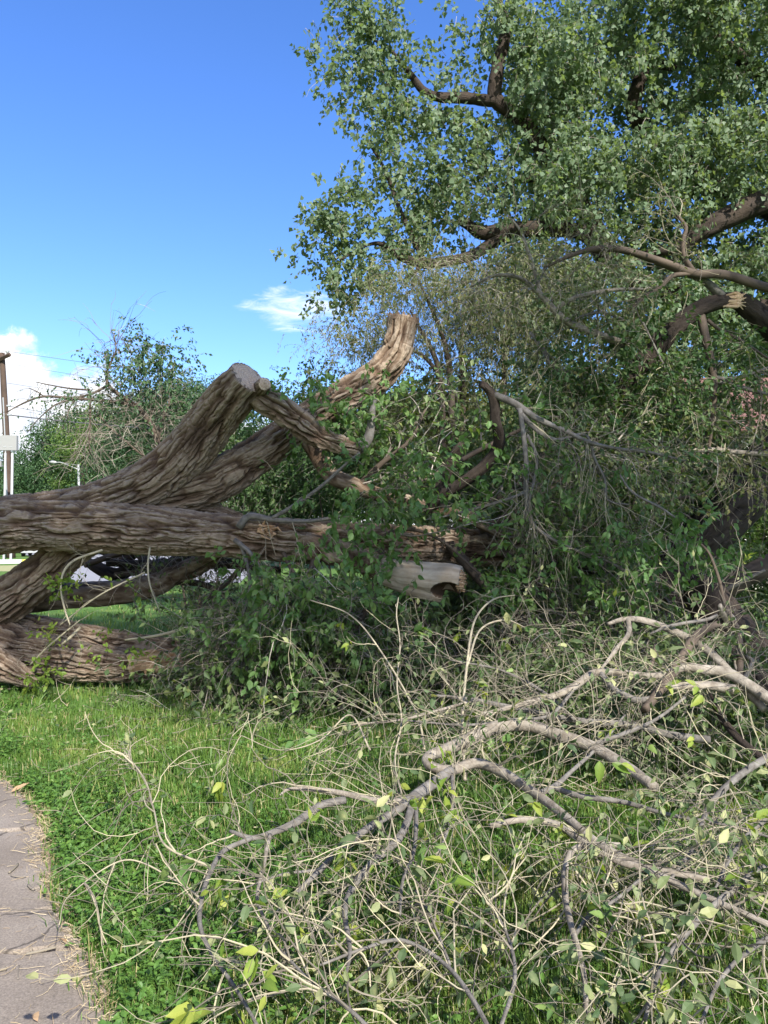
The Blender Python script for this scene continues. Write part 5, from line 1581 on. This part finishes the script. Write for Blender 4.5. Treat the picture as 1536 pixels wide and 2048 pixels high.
def place_leaf(parent, p, ax, size, mt):
    ax = Vector(ax).normalized()
    nr = Vector((R.normal() * .7, R.normal() * .7, 1.0 if R.random() > .15 else -.6))
    side = nr.cross(ax).normalized()
    nn = ax.cross(side)
    o = bpy.data.objects.new('leaf', LEAF_ME[(mt, int(R.integers(0, 8)))])
    C.objects.link(o)
    o.parent = parent
    Mx = Matrix((ax * size, side * size, nn * size)).transposed().to_4x4()
    Mx.translation = Vector(p) - Vector(parent.location)
    o.matrix_local = Mx
    return o


def cut_branch(label, stems, mats, n1, n2, nleaf, nsmall, fresh=.3, len1=(.25, .8), len2=(.12, .45), grav=.35, lsize=.075, twigmat='twig', dry='leaf_dry', a1=(.35, 1.2)):
    qs = [fb(*s) if isinstance(s, tuple) else fb(s) for s in stems]
    for q in qs:
        q[:, 3] *= .84
    nleaf = int(nleaf * 1.25)
    base = qs[0][len(qs[0]) // 2, :3].copy(); base[2] = max(base[2], 0.0)
    t = thing('cut_branch', label, 'branch', base, 'cut branches heaped on the grass')
    for i, q in enumerate(qs):
        mt = mats[i % len(mats)] if isinstance(mats, (list, tuple)) else mats
        rmean = q[:, 3].mean()
        bark_tube(Geo(), q, 16 if rmean > .012 else 8, .0035, K=6, seed=i + len(label), grain=3).obj('stem' if i == 0 else 'side_branch', M[mt], t, smooth=True)
    n1, n2 = int(n1 * .62), int(n2 * .58)
    g, A, B = twig_tree(qs, n1, n2, len1, len2, (.0019, .0042), (.001, .0021), grav=grav, curl=1.05, wander=.19, a1=a1, k1=5, k2=4, n_a=10, n_b=8)
    g.obj('twigs', M[twigmat], t, stuff=True)
    pol = list(B) + list(A)
    nclu = max(2, int(nleaf * .36))
    for b in R.choice(len(B), min(nclu, len(B)), replace=False):
        mt = 'leaf_fresh' if R.random() < fresh else ('leaf_elm_bright' if R.random() < .3 else dry)
        w = B[b]
        if w[-1, 0] < edge_at(w[-1, 1]) + .25:
            continue
        sz = lsize * R.uniform(.6, 1.3)
        for _ in range(int(R.integers(2, 7))):
            f = R.uniform(.45, 1.0) * (len(w) - 1)
            a = min(int(f), len(w) - 2)
            p = w[a] + (w[a + 1] - w[a]) * (f - a)
            d = nrm((w[a + 1] - w[a])[None])[0]
            place_leaf(t, p, d * .8 + R.normal(size=3) * .55 + np.array([0, 0, -.4]), sz * R.uniform(.6, 1.15), mt)
    nsmall = int(nsmall * 1.7)
    if nsmall:
        leaf_on(pol, nsmall, .045, LEAF8, droop=.5, up=.8).obj('small_leaves', M[dry], t, stuff=True)
    return t, qs, A, B


cut_branch('thick pale branch that hooks back on itself in the middle of the heap',
           [[(1310, 1575, 12), (1250, 1532, 13), (1180, 1492, 14), (1110, 1468, 14), (1060, 1452, 14), (1000, 1452, 15), (940, 1478, 15), (890, 1500, 14), (862, 1510, 12), (853, 1520, 12), (864, 1534, 12), (905, 1540, 12), (950, 1526, 12), (1000, 1542, 12), (1070, 1586, 11), (1130, 1632, 10.5), (1200, 1690, 10), (1300, 1742, 9), (1430, 1802, 8), (1540, 1850, 7)],
            [(1075, 1588, 8), (1110, 1572, 7), (1140, 1545, 5), (1200, 1490, 4), (1250, 1430, 2.5)],
            [(1105, 1574, 7), (1160, 1592, 7), (1250, 1605, 6), (1340, 1630, 5), (1450, 1650, 4), (1560, 1680, 3)],
            [(1180, 1490, 6), (1240, 1470, 5), (1310, 1440, 4), (1370, 1395, 3)]],
           ['bark_pale', 'bark_grey', 'bark_grey', 'bark_grey'], 110, 380, 60, 150, .25)
cut_branch('grey forked branch fanning out towards the lower left over the grass',
           [[(905, 1540, 12), (865, 1568, 13), (828, 1594, 13), (790, 1622, 10), (745, 1650, 9), (690, 1690, 8), (640, 1740, 7), (590, 1790, 5)],
            [(828, 1594, 10), (815, 1640, 9), (795, 1680, 9), (745, 1725, 8.5), (705, 1775, 8), (690, 1825, 7), (700, 1900, 5), (690, 1960, 3)],
            [(832, 1600, 5), (832, 1660, 5), (826, 1710, 4.5), (806, 1760, 4), (800, 1830, 2.5)],
            [(905, 1548, 5), (905, 1600, 5), (895, 1660, 4), (870, 1720, 3)],
            [(640, 1740, 4), (560, 1750, 3), (480, 1780, 2)]],
           ['bark_grey'], 90, 320, 50, 90, .4)
cut_branch('pale slim branch reaching furthest left along the grass with few leaves',
           [[(830, 1592, 9), (800, 1604, 9), (750, 1602, 8), (700, 1590, 7), (640, 1580, 6), (580, 1578, 4), (560, 1590, 2)],
            [(690, 1600, 9), (640, 1612, 9), (592, 1645, 9), (545, 1665, 7), (505, 1676, 6), (460, 1662, 4)],
            [(505, 1676, 6), (450, 1700, 6), (425, 1735, 6), (405, 1790, 6), (400, 1850, 5.5), (425, 1910, 5), (470, 1975, 4.5), (520, 2060, 4)],
            [(540, 1670, 5), (525, 1740, 5), (515, 1800, 4.5), (540, 1860, 4)],
            [(425, 1735, 3), (330, 1690, 2.5), (308, 1620, 2), (290, 1560, 1.6), (250, 1505, 1.2)],
            [(405, 1800, 3), (350, 1760, 2.2), (250, 1720, 1.8), (140, 1790, 1.4), (118, 1850, 1)]],
           ['bark_pale', 'bark_grey', 'bark_grey', 'bark_pale', 'twig', 'twig'], 60, 170, 14, 20, .5, len1=(.2, .6))
cut_branch('long arched branch with tan bark lying along the top of the heap on the right',
           [[(1600, 1440, 15), (1536, 1397, 14), (1490, 1366, 13), (1451, 1345, 13), (1400, 1338, 11), (1369, 1334, 10), (1310, 1352, 8), (1240, 1345, 8), (1190, 1345, 9), (1150, 1372, 9), (1110, 1392, 8), (1040, 1410, 6), (960, 1430, 4)],
            [(1200, 1345, 6), (1230, 1380, 8), (1275, 1400, 8), (1310, 1395, 6)],
            [(1470, 1380, 12), (1420, 1372, 11), (1370, 1372, 9), (1320, 1375, 7)],
            [(1150, 1375, 5), (1100, 1430, 4), (1020, 1440, 4), (930, 1450, 3), (800, 1440, 2)]],
           ['bark_pale', 'bark_grey', 'bark_pale', 'bark_grey'], 120, 430, 60, 160, .3)
cut_branch('smooth tan branch bent like an elbow above the dark gap on the right',
           [([(1215, 1248, 4), (1250, 1238, 6), (1290, 1242, 8), (1345, 1262, 9), (1400, 1290, 10), (1440, 1325, 10), (1475, 1362, 10), (1530, 1420, 9)], .1),
            ([(1256, 1240, 6), (1257, 1268, 6), (1235, 1295, 5), (1218, 1318, 4.5), (1203, 1337, 2.5)], .1),
            ([(1310, 1288, 3), (1306, 1320, 4), (1290, 1370, 4)], .1)],
           ['bark_pale', 'bark_pale', 'bark_brown'], 22, 80, 8, 20, .3)
cut_branch('dark curved branch crossing over the smooth tan elbow branch',
           [([(1290, 1420, 10), (1325, 1372, 11), (1358, 1325, 11), (1380, 1288, 11), (1405, 1262, 10), (1436, 1248, 8)], 0.0),
            ([(1300, 1268, 2), (1330, 1255, 3.5), (1370, 1246, 4), (1410, 1240, 4), (1434, 1231, 4)], 0.0)],
           ['bark_brown', 'bark_grey'], 16, 60, 6, 15, .3)
cut_branch('thin upright knobbly branch rising to the dark trunk at the right edge',
           [([(1478, 1370, 8), (1480, 1320, 8), (1477, 1265, 7), (1462, 1235, 6), (1448, 1205, 5), (1438, 1160, 4), (1420, 1110, 3), (1402, 1088, 2)], .3),
            ([(1484, 1365, 6), (1500, 1335, 6), (1503, 1320, 6), (1488, 1312, 4)], .3),
            ([(1478, 1350, 4), (1470, 1330, 3), (1470, 1318, 2)], .3)],
           ['bark_brown', 'bark_grey', 'bark_pale'], 16, 70, 8, 20, .3)
cut_branch('grey branch curving down through the leaves at the lower right',
           [[(1240, 1690, 6), (1180, 1690, 8), (1145, 1702, 8), (1130, 1740, 8), (1132, 1800, 8), (1145, 1860, 7.5), (1162, 1920, 7), (1172, 1990, 6), (1168, 2080, 5)],
            [(1150, 1870, 5), (1180, 1830, 5), (1230, 1800, 4), (1280, 1760, 4)],
            [(980, 1652, 6), (1040, 1640, 7), (1110, 1648, 8), (1190, 1700, 8), (1260, 1730, 9), (1340, 1745, 8), (1420, 1760, 6)]],
           ['bark_pale', 'bark_grey', 'bark_pale'], 110, 380, 85, 220, .4)
cut_branch('leafy branch with many wilting leaves filling the right hand corner',
           [[(1600, 1700, 9), (1520, 1740, 8), (1440, 1800, 8), (1370, 1870, 7), (1320, 1940, 6), (1290, 2040, 5)],
            [(1560, 1500, 9), (1480, 1550, 8), (1420, 1610, 7), (1390, 1690, 5), (1340, 1760, 4)],
            [(1580, 1850, 7), (1500, 1900, 6), (1440, 1960, 5), (1400, 2050, 4)],
            [(1600, 1600, 7), (1530, 1640, 6), (1470, 1700, 5), (1430, 1780, 4)]],
           ['bark_grey'], 150, 520, 150, 520, .4)
cut_branch('leafy branch with fresh yellow green tips along the bottom of the heap',
           [[(1000, 2100, 6), (940, 1990, 6), (880, 1920, 5), (800, 1880, 4.5), (720, 1900, 4), (640, 1930, 3)],
            [(1000, 2060, 5), (1030, 1950, 5), (1010, 1860, 4), (960, 1780, 4)],
            [(780, 2100, 5), (700, 2020, 5), (620, 1960, 4), (560, 1900, 3)],
            [(900, 1930, 4), (860, 1830, 3), (830, 1780, 2)]],
           ['bark_grey'], 130, 440, 130, 330, .6)
cut_branch('twiggy dead branch in the shade behind the pale hooked branch',
           [([(1420, 1480, 9), (1340, 1470, 9), (1260, 1450, 8), (1150, 1440, 7), (1050, 1420, 6), (950, 1400, 5), (860, 1390, 3)], .25),
            ([(1150, 1440, 5), (1080, 1380, 4), (1000, 1340, 3), (900, 1320, 2)], .2),
            ([(950, 1400, 4), (880, 1420, 3.5), (800, 1440, 3), (700, 1450, 2)], .1),
            ([(1540, 1530, 9), (1480, 1480, 9), (1440, 1430, 8), (1420, 1390, 6)], .25)],
           ['bark_grey', 'bark_grey', 'bark_pale', 'bark_dark'], 150, 560, 45, 260, .15, grav=.1)
cut_branch('tall thin shoots with curled leaf tips standing up from the heap',
           [([(806, 1600, 2.2), (790, 1520, 2.2), (803, 1440, 2), (794, 1370, 1.8), (800, 1290, 1.6), (793, 1230, 1.5), (797, 1195, 1.2)], .0),
            ([(930, 1560, 4), (925, 1440, 3.5), (935, 1320, 3), (950, 1240, 2.5), (985, 1200, 2.0), (1030, 1190, 1.2)], .1),
            ([(935, 1330, 3), (960, 1260, 2.5), (1010, 1240, 2), (1050, 1255, 1.2)], .1),
            ([(850, 1500, 3), (830, 1420, 2.5), (760, 1300, 2), (700, 1230, 1.6), (620, 1200, 1.2)], .3),
            ([(740, 1500, 2.5), (700, 1430, 2), (640, 1480, 1.6), (560, 1500, 1.2), (480, 1470, .9)], .1)],
           ['twig', 'twig', 'twig', 'twig', 'twig'], 40, 110, 42, 30, .75, len1=(.12, .4), len2=(.08, .25), grav=.5, lsize=.08)

gl, gt = foliage([(1050, 1400, 6.3, 130, 60, .5), (1200, 1390, 6.2, 120, 70, .5), (1340, 1400, 6.0, 120, 80, .5), (1460, 1430, 5.6, 110, 80, .5), (1250, 1480, 5.4, 140, 40, .3), (1420, 1540, 5.0, 140, 50, .3), (1120, 1450, 5.8, 130, 40, .3), (1540, 1560, 4.8, 90, 70, .3)], 1300, 10, .065, LEAF4, droop=.6, sprig_len=.25, clusters=190)
gl.obj('leaves', M['leaf_elm'], ft, stuff=True)
gt.obj('twigs', M['twig_dark'], ft, stuff=True)

# ------------------------------------------------------------------ grass, weeds, litter
def in_path(x, y, m=0.0):
    e = edge_at(y)
    return (x < e + m) & (y < 7.4)


def patch(x, y, s=1.0):
    return .5 + .25 * np.sin(x * 2.1 * s + 1.3 * np.sin(y * 1.7 * s)) + .25 * np.sin(y * 2.9 * s + 1.1 * np.sin(x * 2.3 * s + 2))


def grass_blades(n, d0, d1, power, hbase, wbase):
    u = R.random(n)
    e = 2 - power
    d = (d0 ** e + u * (d1 ** e - d0 ** e)) ** (1 / e)
    x = R.uniform(-.56, .56, n) * d + R.normal(size=n) * .05
    y = d
    k = ~in_path(x, y, R.normal(size=n) * .045 - .02)
    bare = (x < edge_at(y) + .18 + .12 * np.sin(y * 7)) & (R.random(n) < .6)
    k &= ~bare
    x, y, d = x[k], y[k], d[k]
    n = len(x)
    pt = patch(x, y)
    h = hbase * (.45 + .9 * pt) * R.uniform(.5, 1.4, n)
    w = wbase * (d / 3) ** .55 * R.uniform(.6, 1.3, n)
    az = R.uniform(0, 2 * np.pi, n)
    dx = np.stack([np.cos(az), np.sin(az), 0 * az], 1)
    sd = np.stack([-np.sin(az), np.cos(az), 0 * az], 1)
    lean = R.uniform(.1, .75, n)[:, None]
    b = np.stack([x, y, 0 * x], 1)
    up = np.array([0, 0, 1.0])
    m = b + h[:, None] * (.55 * up + .25 * lean * dx)
    t = b + h[:, None] * ((1 - .35 * lean) * up + .85 * lean * dx)
    V = np.stack([b - sd * w[:, None], b + sd * w[:, None], m + sd * w[:, None] * .8, m - sd * w[:, None] * .8, t], 1)
    o = (np.arange(n) * 5)[:, None]
    tint = np.clip(.12 + .62 * patch(x + 7, y + 3, .8) * patch(x - 2, y + 9, 2.1) * 1.5 + R.normal(size=n) * .17 - .15 * (pt - .5), 0, 1)
    tint = np.where(R.random(n) < .09, 1.0, np.minimum(tint, .9))
    return V.reshape(-1, 3), [o + np.array([0, 1, 2, 3]), o + np.array([3, 2, 4])], np.repeat(tint, 5)


g = Geo()
g.add(*grass_blades(120000, 2.0, 7.0, 1.5, .085, .0026))
g.add(*grass_blades(60000, 6.0, 26.0, 1.6, .085, .0034))
o = g.obj('grass', M['grass'])
tag(o, 'long green lawn grass growing beside the path and under the heap', 'grass', kind='stuff')
# taller tufts
g = Geo()
n = 900
tx = R.uniform(-3.6, 2.2, n); ty = R.uniform(2.6, 8.6, n)
k = ~in_path(tx, ty, .12) & (np.abs(tx) < .55 * ty) & (patch(tx + 2, ty + 5, 1.3) > .52)
tx, ty = tx[k], ty[k]
m = 16
p = np.stack([np.repeat(tx, m), np.repeat(ty, m), np.zeros(len(tx) * m)], 1) + R.normal(size=(len(tx) * m, 3)) * np.array([.025, .025, 0])
d = nrm(R.normal(size=p.shape) * .35 + np.array([0, 0, 1]))
bl = grow(p, d, R.uniform(.10, .24, len(p)), 5, .04, -.0, .5)
bl[:, :, 2] -= (np.linspace(0, 1, 5) ** 2 * .05)[None]
s = nrm(np.cross(bl[:, 1] - bl[:, 0], R.normal(size=p.shape)))
wd = R.uniform(.0022, .0045, len(p))[:, None, None] * np.array([1, .95, .8, .5, .06])[None, :, None]
V = np.stack([bl - s[:, None] * wd, bl + s[:, None] * wd], 2).reshape(-1, 3)
o_ = (np.arange(len(p)) * 10)[:, None, None]
i = (np.arange(4) * 2)[None, :, None]
Fq = (o_ + i + np.array([0, 1, 3, 2])[None, None]).reshape(-1, 4)
g.add(V, Fq, np.repeat(np.clip(R.normal(.45, .2, len(p)), 0, .95), 10))
o = g.obj('tall_grass', M['grass'])
tag(o, 'taller tufts of coarse grass scattered over the lawn', 'grass', kind='stuff')

# broad-leaved weeds and clover, thickest along the path
n = 8000
yy = (2.0 ** .4 + R.random(n) * (8.6 ** .4 - 2.0 ** .4)) ** 2.5
near = R.random(n) < .55
xx = np.where(near, edge_at(yy) + .06 + np.abs(R.normal(size=n)) * .28, R.uniform(-.56, .5, n) * yy)
k = ~in_path(xx, yy, .03) & (near & (patch(xx, yy, 1.6) > .30) | (patch(xx + 4, yy, 1.9) > .42))
xx, yy = xx[k], yy[k]
n = len(xx)
p = np.stack([xx, yy, np.full(n, .0)], 1)
tall = np.where(R.random(n) < .5, 1.0, .6)
st = grow(p, nrm(R.normal(size=(n, 3)) * .4 + np.array([0, 0, 1])), tall * R.uniform(.06, .16, n), 4, .08, -.2, .4)
g = Geo()
V, Fq = tubes(st, np.full(n, .0012), np.full(n, .0007), 3); g.add(V, Fq, .4)
per = 9
kk = R.integers(0, 3, (n, per)); f = R.random((n, per, 1)); ii = np.arange(n)[:, None]
q = (st[ii, kk] * (1 - f) + st[ii, kk + 1] * f).reshape(-1, 3)
ax = R.normal(size=q.shape) * np.array([1, 1, .35]) + np.array([0, 0, .25])
add_leaves(g, q, ax, np.repeat(R.uniform(.018, .036, n), per), LEAF8, 1.2, np.clip(np.repeat(R.random(n), per) * .6 + R.random(n * per) * .4, 0, 1))
o = g.obj('weeds', M['weed'])
tag(o, 'low broad leaved weeds growing thickly along the edge of the path', 'weeds', kind='stuff')

# dry straw and clippings on the path edge
n = 1700
yy = 2.1 + R.random(n) ** 1.5 * 5
xx = edge_at(yy) + np.abs(R.normal(size=n)) * .07 - .045 + .10 * (R.random(n) ** 3) * -3 * (R.random(n) < .25) + .06 * np.sin(yy * 6)
p = np.stack([xx, yy, np.where(xx < edge_at(yy) - .04, .042, .02)], 1)
d = R.normal(size=(n, 3)) * np.array([1, 1, .18])
st = grow(p, d, R.uniform(.02, .085, n), 4, .12, 0, .5, zmin=.03)
g = Geo(); V, Fq = tubes(st, np.full(n, .0011), np.full(n, .0006), 3)
g.add(V, Fq, np.repeat(R.random(n), 12))
o = g.obj('dry_straw', M['straw'])
tag(o, 'dry straw coloured grass clippings scattered along the path edge', 'straw', kind='stuff')

# fallen leaves, bark chips and dry stalks on the lawn
n = 1600
yy = R.uniform(2.5, 9, n); xx = R.uniform(-.56, .5, n) * yy
k = ~in_path(xx, yy, .05)
p = np.stack([xx, yy, R.uniform(.03, .09, n)], 1)[k]
g = Geo()
add_leaves(g, p, R.normal(size=p.shape) * np.array([1, 1, .3]), R.uniform(.025, .06, len(p)), LEAF8, 1.0)
o = g.obj('fallen_leaves', M['leaf_dry'])
tag(o, 'wilted leaves and chips dropped on the lawn around the fallen tree', 'fallen leaves', kind='stuff')

n = 420
yy = R.uniform(3.0, 8.6, n); xx = R.uniform(-.5, .1, n) * yy
k = ~in_path(xx, yy, .05)
p = np.stack([xx, yy, R.uniform(.03, .08, n)], 1)[k]
st = grow(p, R.normal(size=p.shape) * np.array([1, 1, .15]), R.uniform(.06, .3, len(p)), 5, .15, 0, .6, zmin=.03)
g = Geo(); V, Fq = tubes(st, np.full(len(p), .0028), np.full(len(p), .0012), 4); g.add(V, Fq, np.repeat(R.random(len(p)), 20))
o = g.obj('twig_litter', M['twig'])
tag(o, 'small broken twigs and bark bits strewn over the lawn', 'twigs', kind='stuff')

# twigs lying on the path, each its own thing
tw = [([(52, 1908), (80, 1902), (112, 1894)], 2.2, 'thin straight brown twig lying on the path next to the straw', 'twig'),
      ([(0, 1940), (14, 1937)], 2.6, 'short thick twig piece at the left edge of the path', 'twig'),
      ([(18, 1745), (28, 1737), (36, 1728)], 1.8, 'pale curled twig on the far slab of the path', 'twig'),
      ([(22, 1751), (38, 1754), (52, 1753)], 1.2, 'dark thin twig just in front of the pale curled one', 'twig_dark'),
      ([(56, 1770), (62, 1776), (68, 1779)], 2.0, 'short dark bent twig close to the weeds', 'twig_dark'),
      ([(36, 1958), (36, 1945), (38, 1932)], 1.2, 'wispy dark stalk on the near slab of the path', 'twig_dark')]
for rows, r, lab, mt in tw:
    pts = np.array([[*(G(x, y, .043)), r * np.linalg.norm(G(x, y) - EYE) / F] for x, y in rows])
    V, Fs = tube(smooth_path(pts, .01), 6)
    o = Geo().add(V, Fs, .4).obj('twig', M[mt], None, smooth=True)
    tag(o, lab, 'twig', 'twigs lying on the path')
M['leaf_brown'] = leaf_mat('dead_leaf', [(0, (.30, .19, .10)), (1, (.42, .28, .16))], trans=.2, rough=.7)
for (x, y), s, lab, sd in (((22, 1584), .11, 'dead tan leaf lying at the far end of the path edge', 3), ((70, 2026), .05, 'small dead brown leaf on the near slab of the path', 5), ((132, 1885), .05, 'small dead leaf among the straw beside the path', 7)):
    V, Fc = leaf_template(sd)
    o = Geo().add(V * s, Fc, R.random()).obj('dead_leaf', M['leaf_brown'], None, smooth=True)
    o.location = Vector(G(x, y, .05)); o.rotation_euler = (.25, -.2, R.uniform(0, 6))
    tag(o, lab, 'dead leaf', 'dead leaves on the path')
print('tris', sum(len(o.data.loops) - 2 * len(o.data.polygons) for o in C.objects if o.type == 'MESH'))
